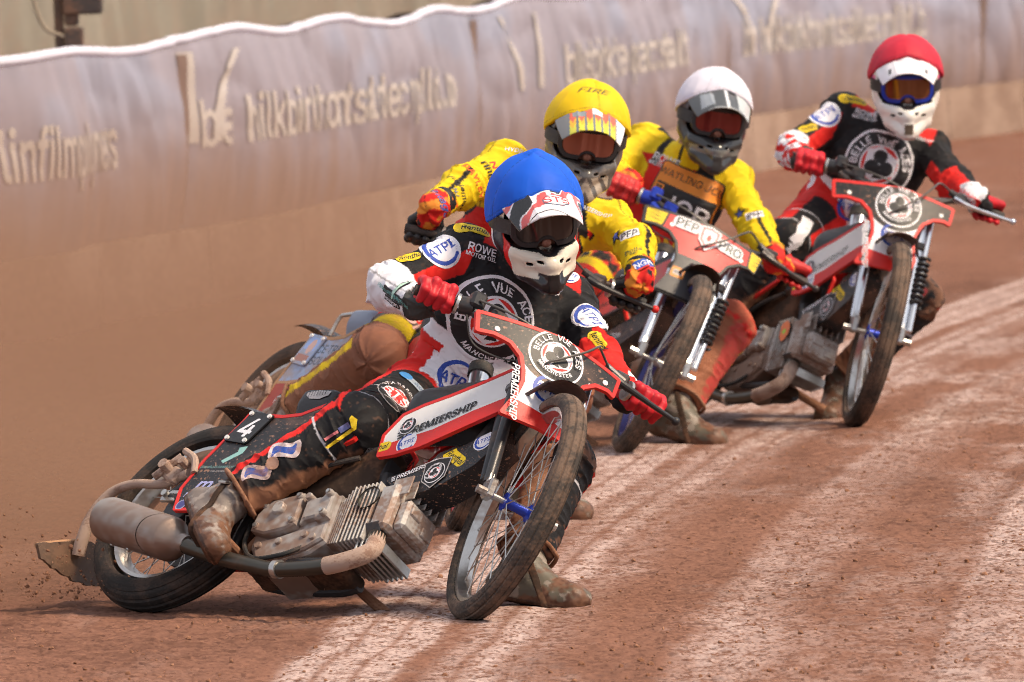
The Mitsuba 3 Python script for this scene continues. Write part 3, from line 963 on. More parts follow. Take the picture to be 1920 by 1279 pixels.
        if s < 0:
            out.append(('fork_leg__stay', P_('stay', lambda: cat(tube([up0 + (up1 - up0) * .42 + [-.055, 0, 0], up1 + [-.052, 0, .02]], [.017, .013], 12), cbox((.05, .02, .02), .004, up1 + [-.03, 0, .03])), 'm_dark_metal'), True))
        else:
            def coil():
                t = np.linspace(0, 9 * 2 * np.pi, 150)
                a, b = up0 + (up1 - up0) * .36 + [.0, .03, 0], up0 + (up1 - up0) * .78 + [.0, .03, 0]
                Fz = frame(b - a)
                pts = a + np.outer(t / t[-1], b - a) + .024 * (np.outer(np.cos(t), Fz[:, 0]) + np.outer(np.sin(t), Fz[:, 1]))
                return tube(pts, .0062, 6)
            out.append(('fork_leg__spring', P_('coil', coil, 'm_black'), True))
            out.append(('fork_leg__damper', P_('damper', lambda: tube([up0 + [.0, .03, 0], up1 + [.0, .03, 0]], [.014, .012], 12), 'm_chrome'), True))
    A('fork_yoke', lambda: cat(cbox((.06, .23, .03), .008, SP + SA * .535 + [.03, 0, 0]), cbox((.06, .22, .03), .008, SP + SA * .40 + [.03, 0, 0])), 'm_dark_metal', True)
    bz = 0.0
    bar = [(GRIP[0] - .010, .402, GRIP[2] - .008), (GRIP[0], .348, GRIP[2]), (1.02, .25, .978), (1.07, .165, .945), (1.115, .09, .895), (1.12, 0, .885)]
    bar = bar + [(x, -y, z) for x, y, z in bar[-2::-1]]
    A('handlebar', lambda: tube(bar, .0115, 12, 6), 'm_dark_metal', True)
    A('handlebar__cross_brace', lambda: tube([(1.045, .20, .965), (1.085, .06, .928), (1.085, -.06, .928), (1.045, -.20, .965)], .0085, 10, 4), 'm_dark_metal', True)
    for s in (-1, 1):
        out.append(('handlebar__grip', P_('grip%d' % s, lambda s=s: tube([(GRIP[0] - .010, s * .405, GRIP[2] - .008), (GRIP[0] + .002, s * .33, GRIP[2]), (GRIP[0] + .012, s * .285, GRIP[2] + .003)], .0165, 14, 3), 'm_rubber'), True))
        out.append(('handlebar__flange', P_('flange%d' % s, lambda s=s: tube([(GRIP[0] + .012, s * .285, GRIP[2] + .003), (GRIP[0] + .014, s * .276, GRIP[2] + .003)], .031, 20), 'm_steel'), True))
    # throttle housing on the right, clutch lever and perch on the left
    A('handlebar__throttle', lambda: cat(tube([(1.003, -.272, .974), (1.02, -.235, .98)], .027, 14), cbox((.05, .045, .05), .008, (1.03, -.235, .995)), cbox((.04, .05, .035), .006, (1.06, -.17, .965)), tube([(1.045, -.235, .955), (1.06, -.20, .935)], .014, 10)), 'm_blue_part' if k == 3 else 'm_dark_metal', True)
    lev = {1: 'm_black', 2: 'm_black', 3: 'm_dark_metal', 4: 'm_chrome'}[k]
    A('handlebar__clutch_perch', lambda: cat(cbox((.045, .05, .04), .008, (1.045, .235, .975)), tube([(1.05, .18, .99), (1.065, .245, .965)], .013, 10)), 'm_dark_metal', True)
    A('handlebar__clutch_lever', lambda: tube([(1.062, .20, .968), (1.07, .25, .955), (1.055, .34, .948), (1.035, .43, .945)], [.012, .0105, .008, .007], 10, 5), lev, True)
    A('handlebar__lever_ball', lambda: trimesh.creation.icosphere(2, .0125).apply_translation((1.033, .438, .945)), 'm_red_trim' if k == 2 else lev, True, True)
    A('clutch_cable', lambda: tube([(1.06, .19, .985), (1.12, .13, 1.0), (1.235, .09, .955), (1.275, .05, .905), (1.29, -.01, .85), (1.285, -.05, .815), (1.25, -.06, .79)], .0036, 8, 8), 'm_cable', True)
    A('throttle_cable', lambda: tube([(1.06, -.235, .99), (1.11, -.15, .975), (1.13, -.05, .955), (1.10, .04, .93), (1.05, .07, .88), (0.98, .05, .82)], .0036, 8, 8), 'm_cable', True)
    if k != 4:
        A('decompressor_cable', lambda: tube([(1.03, -.25, .945), (1.02, -.20, .88), (1.06, -.12, .86), (1.10, -.06, .87)], .0025, 6, 8), 'm_cable', True)

    def front_guard():
        a = np.radians(np.linspace(76, 150, 28))
        w = np.linspace(-1, 1, 9)
        v, f = [], []
        for th in (0.0, 0.003):
            for i in a:
                for q in w:
                    r = 0.385 + th - 0.022 * abs(q) ** 2.5
                    v.append(FAX + np.array([r * math.cos(i), q * 0.058, r * math.sin(i)]))
        n, m = len(a), len(w)
        for L in (0, 1):
            for i in range(n - 1):
                for j in range(m - 1):
                    b = L * n * m + i * m + j
                    q = [b, b + 1, b + m + 1, b + m]
                    f.append(q if L else q[::-1])
        return tm(v, np.vstack([np.array(f)[:, [0, 1, 2]], np.array(f)[:, [0, 2, 3]]]))
    A('front_mudguard', front_guard, 'm_brown_guard', True, True)
    for s in (-1, 1):
        out.append(('front_mudguard__bracket', P_('gbr%d' % s, lambda: tube([FAX + [.03, s * .05, .375], FAX + [-.06, s * .085, .33]], .006, 8), 'm_dark_metal'), True))
    if k == 2:
        A('grab_handle', lambda: tube([(.20, -.07, .64), (.20, -.065, .71), (.23, -.06, .725), (.36, -.05, .735), (.42, -.05, .69)], .007, 8, 4), 'm_steel')
    if k in (2, 3):
        A('breather_clip', lambda: cat(cbox((.05, .03, .035), .006, (0.97, -.115, .60)), cbox((.04, .03, .03), .006, (0.80, -.12, .45))), 'm_teal')
    return out


# ---- covers: flat shapes with bound edges and prints
def cover(k, key, poly, mapping, base, trim, layers=(), trim_w=0.012, thick=0.008, screws=(), M=None, step=0.02, printmat='m_print'):
    """A cover panel of the given outline; mapping(u, v, w) lays it in bike axes, w along its outer normal."""
    def solid(g, w0, w1):
        m = trimesh.creation.extrude_polygon(g, w1 - w0, engine='earcut') if g.geom_type == 'Polygon' else cat(*[trimesh.creation.extrude_polygon(q, w1 - w0, engine='earcut') for q in g.geoms])
        v, f = trimesh.remesh.subdivide_to_size(m.vertices, m.faces, step, max_iter=8)
        return tm(mapping(v[:, 0], v[:, 1], v[:, 2] + w0), f)
    kk = put(key, solid(poly, 0, thick), base, M, smooth=25)
    if trim:
        ring = poly.buffer(0.002).difference(poly.buffer(-trim_w))
        put(kk + '__edge_binding', solid(ring, -0.002, thick + 0.0025), trim, M, smooth=25)
    if len(layers):
        clip = poly.buffer(-trim_w * 0.3)
        m, c = print_mesh([(g if isinstance(g, tuple) else g.intersection(clip), col) for g, col in layers], mapping, step, thick + 0.0008)
        put(kk + '__print', m, printmat, M, color=c)
    for u, v in screws:
        c0 = mapping(np.array([u]), np.array([v]), np.array([thick]))[0]
        c1 = mapping(np.array([u]), np.array([v]), np.array([thick + .005]))[0]
        put(kk + '__screw', tube([c0, c1], .0085, 12), 'm_white_part', M)
    return kk


PN = np.array([0.94827401, 0, 0.317453])       # outer normal of the handlebar cover


def front_map(u, v, w):
    """u to the rider's left, v along the fork, curving back towards the bar ends; in front of the bars."""
    bend = 0.9 * u ** 2 + 0.10 * np.abs(u)
    o = SP + PN * 0.105 - SA * 0.070 + np.array([0, -0.022, 0])
    return o + np.outer(u, [0, 1, 0]) + np.outer(v, SA) + np.outer(w - bend * 0.55, PN)


def fv(z): return (z - 0.352 + 0.03) / 0.948


FRONT_POLY = Polygon([(-.252, fv(.912)), (-.17, fv(.915)), (0, fv(.925)), (.17, fv(.915)), (.212, fv(.912)), (.205, fv(.842)), (.18, fv(.848)), (.14, fv(.838)), (.105, fv(.808)), (.088, fv(.765)),
                      (.082, fv(.73)), (.10, fv(.66)), (.085, fv(.60)), (-.085, fv(.60)), (-.12, fv(.60)), (-.09, fv(.68)), (-.082, fv(.73)), (-.088, fv(.765)), (-.105, fv(.808)), (-.14, fv(.838)), (-.19, fv(.848)), (-.240, fv(.842))]).buffer(-0.006).buffer(0.006, quad_segs=4)


def side_map(y, s):
    """A plane along the bike at offset y on side s (-1 right); u forward, v up."""
    def fn(u, v, w):
        uu = u if s < 0 else u
        return np.column_stack([u, np.full(len(u), 1.0) * (s * y) + s * w, v])
    return fn


def cover_set(k):
    B, Fm, S = pose(k)
    root = BIKE[k]
    if k in (1, 4):
        L = [(sbox(-.14, fv(.58), .14, fv(.835)).difference(ell(.122, at=(0, fv(.87)))), WHITE),
             (Polygon([(-.2, fv(.55)), (-.2, fv(.68)), (.2, fv(.62)), (.2, fv(.55))]), RED),
             (sbox(-.14, fv(.58), -.086, fv(.76)), BLACK)]
        L += place2(bare_swirl(.055, 'ATPI'), (.0, fv(.735)))
        L += place2(crest(.088), (0, fv(.852)))
        L += place2(bars_word('PREMIERSHIP', .021, WHITE), (-.098, fv(.672)), -1.42)
        cover(k, root + '__handlebar_cover', FRONT_POLY, front_map, 'm_black_cover', 'm_red_trim', L, .010, screws=[(-.185, fv(.868)), (.165, fv(.868))], M=Fm)
    else:
        L = [(sbox(-.20, fv(.70), .20, fv(.95)), RED * 1.0 + [0.02, 0.03, 0.03])]
        for s in (-1, 1):
            L.append((Polygon([(s * .155, fv(.95)), (s * .165, fv(.86)), (s * .19, fv(.80)), (s * .30, fv(.80)), (s * .30, fv(.95))]), BLACK))
            L.append((Polygon([(s * .163, fv(.94)), (s * .172, fv(.862)), (s * .195, fv(.80)), (s * .30, fv(.80)), (s * .30, fv(.94))]), YELLOW))
            for q in range(3):
                a = s * (.178 + q * .006)
                L.append((Polygon([(a, fv(.868 + .014 * q)), (s * .20, fv(.872 + .014 * q)), (s * .235, fv(.878 + .012 * q)), (s * .20, fv(.868 + .014 * q))]), BLACK))
        w = [(text2d('PFP', .034), np.array([.04, .06, .05]))]
        w2 = [(text2d('PRO', .034), np.array([.04, .06, .05]))]
        L += [(rrect(.105, .05, .02, (-.088, fv(.888))), WHITE * .9), (rrect(.105, .05, .02, (.088, fv(.872))), WHITE * .9)]
        L += place2(w, (-.088, fv(.888))) + place2(w2, (.088, fv(.872)))
        shield = Polygon([(-.036, .04), (0, .046), (.036, .04), (.033, -.015), (0, -.05), (-.033, -.015)])
        L += place2([(shield.buffer(.004), WHITE * .9), (shield.buffer(-.003), RED * .9 + .05), (shield.buffer(-.009), WHITE * .8), (ell(.008, .014), RED)], (0, fv(.868)))
        L += [(sbox(-.15, fv(.58), .15, fv(.765)), BLACK * 3), (rrect(.05, .045, .006, (-.06, fv(.69))), ORANGE), (rrect(.035, .022, .003, (-.06, fv(.69))), GREYW), (text2d('RRS', .012, at=(-.06, fv(.69))), BLACK)]
        cover(k, root + '__handlebar_cover', FRONT_POLY, front_map, 'm_red_cover', 'm_black', L, .008, screws=[(-.14, fv(.868)), (.14, fv(.858))], M=Fm)
    # frame cover: one foam filled body round the front down tubes, printed on its right side
    fp = Polygon([(.80, .425), (.93, .475), (1.175, .62), (1.190, .565), (1.135, .475), (1.03, .395), (.95, .368), (.87, .385)]).buffer(-.008).buffer(.008, quad_segs=4)

    def fm2(u, v, w):
        return np.column_stack([u, -w, v])
    if k in (1, 4):
        L = place2(swirl(.034, 'ATPI'), (1.118, .560), .4) + place2(tab(.10, .042, 'Renthal', r=.4), (1.045, .500), -.45) + place2(bars_word('PREMIERSHIP', .015, WHITE), (.915, .458), .46)
        ss = Polygon([(-.045, .045), (0, .052), (.045, .045), (.04, -.02), (0, -.052), (-.04, -.02)])
        L += place2([(ss.buffer(.003), GREYW), (ss, BLACK)] + crest(.036), (1.0, .442), .25)
    else:
        L = [(rrect(.07, .035, .004, (.98, .44)), GREYW), (text2d('CRV', .024, at=(.98, .44)), BLACK)]
    m = trimesh.creation.extrude_polygon(fp, .09, engine='earcut')
    v, f = trimesh.remesh.subdivide_to_size(m.vertices, m.faces, .03, max_iter=8)
    w = v[:, 2] - .035
    kf = put(root + '__frame_cover', tm(fm2(v[:, 0], v[:, 1], w), f), 'm_black_cover', B, smooth=25)
    m, c = print_mesh([(g if isinstance(g, tuple) else g.intersection(fp), col) for g, col in L], fm2, .02, .0558)
    put(kf + '__print', m, 'm_print_dirty', B, color=c)
    # tank cover (both sides), tail cover
    for s in (-1, 1):
        fm = side_map(.082, s)
        tankp = Polygon([(.765, .475), (.83, .485), (.92, .515), (1.19, .655), (1.205, .70), (1.185, .80), (1.13, .795), (1.03, .745), (.93, .70), (.84, .665), (.775, .63), (.74, .555)]).buffer(-.01).buffer(.01, quad_segs=4)
        if k in (1, 4):
            red = Polygon([(.6, .4), (1.3, .70), (1.3, .66), (1.0, .50), (.6, .40)]).union(Polygon([(.6, .40), (.6, .535), (.78, .525), (.93, .575), (1.05, .64), (1.25, .73), (1.2, .60), (.9, .45)]))
            L = [(red, RED)]
            ang = 0.48 * 1
            mir = -s
            L += place2(swirl(.036, 'ATPI'), (.855, .527), ang * .9)
            L += place2(tab(.11, .038, 'Renthal', r=.4), (.745, .505), .25)
            L += place2(bars_word('PREMIERSHIP', .026, BLACK), (.945, .612), .44)
            L += place2(crest(.03), (.828, .585), .3)
            base, trim = 'm_white_part', 'm_red_trim'
        else:
            L = [(text2d('TRIMLINE', .02, at=(.85, .56), ang=.4), BLACK), (Polygon([(.66, .60), (.80, .66), (1.2, .82), (1.2, .79), (.8, .63)]), BLACK)]
            base, trim = 'm_red_cover', 'm_black'
        if s > 0: L = L[:1]
        cover(k, root + '__tank_cover', tankp, fm, base, trim, L, .009, M=B)
        # tail cover
        def tail_map(u, v, w, s=s):
            y = .118 + .02 * np.clip((.40 - v) / .2, -1, 1)
            return np.column_stack([u, s * (y + w), v])
        tp = Polygon([(.15, .625), (.30, .615), (.37, .622), (.45, .655), (.60, .68), (.68, .62), (.66, .52), (.46, .40), (.32, .30), (.25, .245), (.11, .245), (.075, .33), (.09, .446)]).buffer(-.008).buffer(.008, quad_segs=4)
        if k == 2:
            L = [(Polygon([(0, .2), (0, .44), (.16, .44), (.35, .46), (.7, .55), (.7, .2)]), np.array([.33, .04, .035]))]
            L += [(Polygon([(0, .435), (0, .447), (.16, .447), (.35, .468), (.7, .56), (.7, .545), (.35, .458), (.16, .437)]), np.array([.40, .22, .11]))]
            L += [(rrect(.13, .05, .004, (.23, .37)), BLACK), (text2d('HOLLOWAY', .02, at=(.23, .37)), GREYW)]
            L += [(text2d('ACE TRAINING', .030, at=(.37, .57), slant=.2), np.array([.05, .08, .13])), (text2d('SOLUTIONS', .030, at=(.36, .525), slant=.2), np.array([.05, .08, .13]))]
            tc = cover(k, root + '__tail_cover', tp, tail_map, 'm_dirty_blue', 'm_tan_trim', L if s < 0 else L[:2], .010, M=B, printmat='m_print_dirty')
        else:
            L = []
            if k == 1:
                L = [(Polygon([(.205, .492), (.237, .497), (.235, .47), (.18, .43), (.165, .44), (.21, .475)]), np.array([.25, .48, .45])), (text2d('DON WILLIS POWER SYSTEMS', .0085, at=(.185, .415)), np.array([.12, .25, .24])),
                     (text2d('FUEL FOR MORE', .006, at=(.185, .398)), GREYW * .6), (text2d('m', .05, at=(.17, .345), slant=.3, wide=1.1), np.array([.35, .36, .62])), (text2d('MARUTI', .018, at=(.165, .305), slant=.25), np.array([.35, .36, .62])), (ell(.020, at=(.13, .265)), np.array([.3, .3, .45])), (ell(.016, at=(.13, .265)), np.array([.05, .05, .2]))]
            tc = cover(k, root + '__tail_cover', tp, tail_map, 'm_black_cover', 'm_red_trim', L if s < 0 else (), .009, M=B)
        if s < 0 and k in (1, 2):
            npo = Polygon([(-.045, -.05), (.045, -.05), (.045, .05), (-.045, .05)]).buffer(.006, quad_segs=3)
            sh = math.radians(-8)

            def nm(u, v, w):
                return tail_map(.195 + u * math.cos(sh) - v * math.sin(sh) + .25 * v, .565 + u * math.sin(sh) + v * math.cos(sh), w + .011)
            kk = put(tc + '__number_plate', tm(*_plate(npo, nm, 0.005)), 'm_black' if k == 1 else 'm_dirty_blue', B, smooth=25)
            if k == 1:
                m, c = print_mesh([(text2d('4', .066, bold=True, wide=1.15), WHITE)], nm, .02, .0058)
                put(kk + '__digit', m, 'm_print', B, color=c)
            else:
                m, c = print_mesh([(Polygon([(-.04, .045), (.04, .045), (.04, .0), (-.04, .0)]), np.array([.25, .38, .70])), (ell(.020, .028, at=(.005, .012)), np.array([.55, .36, .33])), (sbox(-.04, -.045, .04, -.02), np.array([.35, .16, .13]))], nm, .02, .0058)
                put(kk + '__picture', m, 'm_print', B, color=c)
            for u, v in ((-.042, -.047), (.042, -.047), (.042, .047), (-.042, .047)):
                a, b = nm(np.array([u]), np.array([v]), np.array([.004]))[0], nm(np.array([u]), np.array([v]), np.array([.011]))[0]
                put(kk + '__screw', tube([a, b], .0075, 10), 'm_white_part', B)


def _plate(poly, fn, th):
    m = trimesh.creation.extrude_polygon(poly, th, engine='earcut')
    v, f = trimesh.remesh.subdivide_to_size(m.vertices, m.faces, .02, max_iter=8)
    return fn(v[:, 0], v[:, 1], v[:, 2]), f


BIKE = {}
BIKE_LABEL = {
    1: 'black and red speedway motorcycle with number 4 tail plate, foremost of the four',
    2: 'speedway motorcycle with dirty pale blue tail cover, half hidden behind the foremost bike',
    3: 'speedway motorcycle with red and yellow PFP PRO cover, ridden by the white helmeted rider',
    4: 'black and red speedway motorcycle at the far right under the red helmeted rider'}
for k in (1, 2, 3, 4):
    root = 'speedway_bike' if k == 1 else 'speedway_bike_%03d' % (k - 1)
    BIKE[k] = root
    labels[root] = dict(label=BIKE_LABEL[k], category='motorcycle', group='speedway motorcycles racing through the bend')
    B, Fm, S = pose(k)
    cnt = {}
    for key, d, front in bike_parts(k):
        n = cnt[key] = cnt.get(key, -1) + 1
        q = dict(d)
        q['to_world'] = T(Fm if front else B)
        scene[root + '__' + key + ('_%03d' % n if n else '')] = q
for k in (1, 2, 3, 4):
    cover_set(k)


# ------------------------------------------------------------------ riders
def mixc(a, b, t):
    t = np.asarray(t)[:, None]
    return np.asarray(a) * (1 - t) + np.asarray(b) * t


def sstep(a, b, x):
    t = np.clip((x - a) / (b - a), 0, 1)
    return t * t * (3 - 2 * t)


LIMBS = [('lsh', 'lel', .066, .057), ('lel', 'lwr', .058, .039), ('rsh', 'rel', .066, .057), ('rel', 'rwr', .058, .039),
         ('lhip', 'lkn', .114, .086), ('lkn', 'lan', .084, .066), ('rhip', 'rkn', .114, .086), ('rkn', 'ran', .084, .066)]


class Rider:
    def __init__(s, k, face_w, up_w):
        s.k = k
        s.J = {n: np.array(p) for n, p in zip(JN, JOINTS[k])}
        s.B, s.Fm, s.S = pose(k)
        s.R = np.array(POSE[k][0])
        s.w2l = lambda v: s.R.T @ np.asarray(v, float)
        J = s.J
        s.up = unit(J['neck'] - J['pel'])
        lf = J['lsh'] - J['rsh']
        s.left = unit(lf - s.up * (lf @ s.up))
        s.fwd = np.cross(s.left, s.up)
        s.Lt = np.linalg.norm(J['neck'] - J['pel'])
        hf = unit(s.w2l(face_w))
        hu = s.w2l(up_w)
        hu = unit(hu - hf * (hu @ hf))
        s.H = np.column_stack([hf, np.cross(hu, hf), hu])      # head axes: forward, left, up
        s.hc = J['head']

    def sdf(s, P):
        J, up, left, fwd = s.J, s.up, s.left, s.fwd
        pel, neck = J['pel'], J['neck']
        ch = neck - up * .15 + fwd * .01
        d = d_cap(P, J['lhip'], J['rhip'], .115, .115)
        d = smin(d, d_cap(P, pel + left * .05, pel + up * .2 + left * .05, .105, .105), .04)
        d = smin(d, d_cap(P, pel - left * .05, pel + up * .2 - left * .05, .105, .105), .04)
        for q in (-1, 1):
            d = smin(d, d_cap(P, pel + up * .18 + left * .05 * q, ch + left * .07 * q, .105, .115), .04)
        d = smin(d, d_cap(P, ch + left * .08, ch - left * .08, .112, .112), .03)
        for q in ('lsh', 'rsh'):
            d = smin(d, d_cap(P, neck - up * .05, J[q], .075, .070), .045)
            d = smin(d, d_cap(P, ch, J[q], .10, .066), .04)
        d = smin(d, d_cap(P, neck - up * .04, neck + (s.hc - neck) * .7, .066, .058), .03)
        d = smin(d, d_ell(P, s.hc + s.H @ [.015, 0, .005], np.array([.093, .072, .115]), s.H), .01)
        d = smin(d, d_cap(P, s.hc + s.H @ [.095, 0, .005], s.hc + s.H @ [.118, 0, -.032], .010, .016), .012)
        for a, b, ra, rb in LIMBS:
            d = smin(d, d_cap(P, J[a], J[b], ra, rb), .028)
        for a in ('lan', 'ran'):
            sh = unit(J[a[0] + 'kn'] - J[a])
            d = np.maximum(d, np.minimum((J[a] + sh * .055 - P) @ sh, .13 - np.linalg.norm(P - J[a], axis=1)))
        for w, g in (('lwr', 1), ('rwr', -1)):
            gp = steer(s.k, GRIP * [1, g, 1])
            d = smin(d, d_cap(P, J[w], J[w] + (gp - J[w]) * .6, .036, .026), .012)
        return d

    def foot(s, a):
        if a == 'ran':
            return unit([.17, -.01, -.15]) if s.k == 1 else unit([.2, -.03, -.09])
        w = {1: (.86, -.46, -.16), 2: (.8, -.5, -.16), 3: (.80, -.55, -.22), 4: (-.35, -.85, -.25)}[s.k]
        return unit(s.w2l(w))

    def features(s, V):
        J = s.J
        D, Tt, AZ, AX = [], [], [], []
        for i, (a, b, ra, rb) in enumerate(LIMBS):
            A, Bp = J[a], J[b]
            ab = Bp - A
            t = np.clip((V - A) @ ab / (ab @ ab), 0, 1)
            q = V - A - t[:, None] * ab
            D.append(np.linalg.norm(q, axis=1) - (ra + (rb - ra) * t))
            d = unit(ab)
            ref = unit(s.fwd - d * (s.fwd @ d))
            if i >= 4:
                kn = J['lkn'] if a[0] == 'l' else J['rkn']
                h, an = J[a[0] + 'hip'], J[a[0] + 'an']
                front = unit(kn - (h + an) / 2)                 # the way the knee points
                ref = unit(front - d * (front @ d))
            AZ.append(np.degrees(np.arctan2(q @ np.cross(d, ref), q @ ref)))
            Tt.append(t); AX.append(t * np.linalg.norm(ab))
        D = np.array(D)
        L = V - J['pel']
        u, v, w = L @ s.left, L @ s.up / s.Lt, L @ s.fwd
        u = u - np.clip(v, 0, 1.1) * (((J['lsh'] + J['rsh']) / 2 - J['pel']) @ s.left)
        seg = D.argmin(0)
        rows = np.arange(len(V))
        dt = np.minimum(d_cap(V, J['pel'], J['neck'] - s.up * .1, .13, .13), d_cap(V, J['neck'] - s.up * .12 + s.left * .1, J['neck'] - s.up * .12 - s.left * .1, .10, .10))
        arm = (seg < 4) & (D[seg, rows] < dt + .012)
        arm &= ~((seg % 2 == 0) & (np.array(Tt)[seg, rows] < .02))
        leg = (seg >= 4) & ((D[seg, rows] < dt + .02))
        limb = arm | leg
        seg = np.where(limb, seg, -1)
        sg = np.maximum(seg, 0)
        return seg, np.array(Tt)[sg, rows], np.array(AZ)[sg, rows], np.array(AX)[sg, rows], u, v, w

    def body(s, h):
        J = s.J
        pts = np.array(list(J.values()))
        m = nets(s.sdf, pts.min(0) - .2, pts.max(0) + .2, h)
        V = np.array(m.vertices)
        seg, t, az, ax, u, v, w = s.features(V)
        N = normals(m)
        fl = meshkit.noise(np.column_stack([ax * 26 + 1.5 * meshkit.noise(V * 9, 3), az / 55, seg * 5.3]), 1)
        fl2 = meshkit.noise(np.column_stack([ax * 58 + 2 * meshkit.noise(V * 14, 5), az / 40, seg * 3.1]), 2)
        near = np.maximum(np.exp(-((t - 0) / .22) ** 2), np.exp(-((t - 1) / .25) ** 2))
        limbd = ((1 - np.abs(fl * 2 - 1)) ** 3 * .013 + (1 - np.abs(fl2 * 2 - 1)) ** 3 * .006 - .003) * (.50 + .50 * near)
        q = np.column_stack([u * 10 + v * 5, v * 9 - u * 4 + 1.2 * meshkit.noise(V * 6, 8), w * 4])
        tors = (1 - np.abs(meshkit.noise(q, 4) * 2 - 1)) ** 3 * .015 + (1 - np.abs(meshkit.noise(q * 2.3, 6) * 2 - 1)) ** 3 * .006
        chest = sstep(.16, .10, np.abs(u)) * sstep(.40, .50, v) * sstep(.92, .82, v) * (w > 0)
        disp = np.where(seg >= 0, limbd, tors * (0.4 + 0.6 * sstep(.75, .2, v)) * (1 - .85 * chest))
        # ribbed stretch panels above the knees
        for i in (4, 6):
            rib = (seg == i) & (t > (.68 if s.k == 2 else .66)) & (t < (.88 if s.k == 2 else .97)) & (np.abs(az) < 80)
            disp = np.where(rib, .0013 * np.sin(ax * 2 * np.pi / .021), disp)
        hl = (V - s.hc) @ s.H
        headd = (np.linalg.norm(hl, axis=1) < .165) & (hl[:, 2] > -.11)
        disp = np.where(headd, 0, disp)
        V = V + N * disp[:, None]
        m = tm(V, m.faces)
        col = (colour_red if s.k in (1, 4) else colour_yellow)(s, V, seg, t, az, ax, u, v, w)
        col[headd] = [.26, .12, .085]
        return m, col


def mudden(col, V, amount, seed=0, tone=MUD):
    n = .6 * meshkit.fbm(V * 14, 4, seed) + .4 * meshkit.fbm(V * 60, 2, seed + 3)
    a = sstep(.62 - .55 * amount, .80 - .55 * amount, n)
    sp = sstep(.80, .86, meshkit.noise(V * 95, seed + 9)) * np.minimum(1, amount * 3)
    a = np.clip(np.maximum(a * np.minimum(1, amount * 1.6), .8 * sp), 0, 1)
    tn = mixc(tone, np.asarray(tone) * 1.7, meshkit.fbm(V * 22, 3, seed + 5))
    return col * (1 - a[:, None]) + tn * a[:, None]


def colour_red(s, V, seg, t, az, ax, u, v, w):
    k = s.k
    n = len(V)
    col = np.repeat(BLACK[None], n, 0)
    tor = seg == -1
    low = tor & (v < .53)
    col[low] = WHITE
    col[low & (np.abs(u) > .135) & (v < .44)] = RED
    col[tor & (v < .02) & (np.abs(u) > .085)] = RED
    zip_ = low & (np.abs(u - .004) < .004) & (w > 0)
    col[zip_] = [.12, .11, .12]
    cap = (v > .90) & (np.abs(u) > .075) & (np.abs(u) < .165) & ((V - s.J['neck']) @ s.up > .035)
    for i, side in ((0, 1), (2, -1)):
        up_, fo = seg == i, seg == i + 1
        a = az * side
        stripe = (a > -30) & (a < 24)
        col[up_] = BLACK
        col[up_ & stripe & (np.abs(u) > .185)] = RED
        if side < 0:
            col[up_ & (t > .86)] = WHITE
            col[fo] = WHITE
            col[fo & (t > .90)] = [.05, .05, .05]
            if k == 4:
                sp = fo & (meshkit.noise(V * 38, 3) > .52)
                col[sp] = RED
            col[up_ & stripe & (t > .86) & (a > -20)] = RED
        else:
            col[fo] = BLACK
            st2 = fo & (a > -115) & (a < 45)
            col[st2] = RED
            col[fo & (t > .66) & (a > -160) & (a < -60)] = WHITE * .95
    col[cap] = RED
    for i in (4, 6):
        th, sh = seg == i, seg == i + 1
        rt = i == 6
        a = az if rt else -az
        col[th] = RED
        if k == 4: wide = 34
        else: wide = 68
        col[th & (np.abs(az) < wide) & (t > (.26 if k == 1 else .40))] = BLACK
        col[th & (t > (.80 if k == 1 else .93))] = BLACK
        col[th & (t < .22) & (np.abs(az) < (40 if k == 1 else 70))] = WHITE
        col[th & (t >= .26) & (a > 68) & (a < 92)] = RED
        col[th & (t >= .26) & (a < -68) & (t < .93)] = RED
        col[sh] = BLACK
        col[sh & (np.abs(a - 62) < 13)] = RED
        for tt in (.69, .97):
            ln = th & (np.abs(ax - tt * .43 - .006 * np.sin(az / 20)) < .0032) & (np.abs(az) < 82)
            col[ln] = WHITE * .8
        ln = sh & (np.abs(ax - .10 - .012 * np.cos(az / 40)) < .0030) & (np.abs(az) < 82)
        col[ln] = WHITE * .7
    return dirty(s, col, V, seg, t, az)


def dirty(s, col, V, seg, t, az, tone=MUD, more=0.0):
    for i in range(8):
        for a0 in (100, -100):
            col[(seg == i) & (np.abs(az - a0) < 2.2)] *= .35
        if i % 2 == 0: col[(seg == i) & (np.abs(t - .985) < .006)] *= .5
    am = np.zeros(len(V)) + .06
    for i in (4, 6):
        am = np.where(seg == i, .10 + more * .6 + .25 * sstep(.6, 1, t) * (i == 4), am)
        sh = seg == i + 1
        am = np.where(sh, .10 + more + .95 * sstep(.40, 1.02, .62 * t + .58 * sstep(5, -60, az if i == 6 else -az) + (.12 if i == 4 else 0)), am)
    am = np.where((seg == -1) & ((V - s.J['pel']) @ s.up < .14), .15, am)
    return mudden(col, V, am, 11 + s.k, tone)


def flames(V, seed=0):
    n = meshkit.fbm(V * [16, 16, 12], 3, seed)
    c = np.repeat(BLACK[None], len(V), 0)
    c[n > .44] = np.array([.45, .03, .02])
    c[n > .505] = [.62, .16, .01]
    c[n > .53] = YELLOW
    c[n > .585] = BLACK
    return c


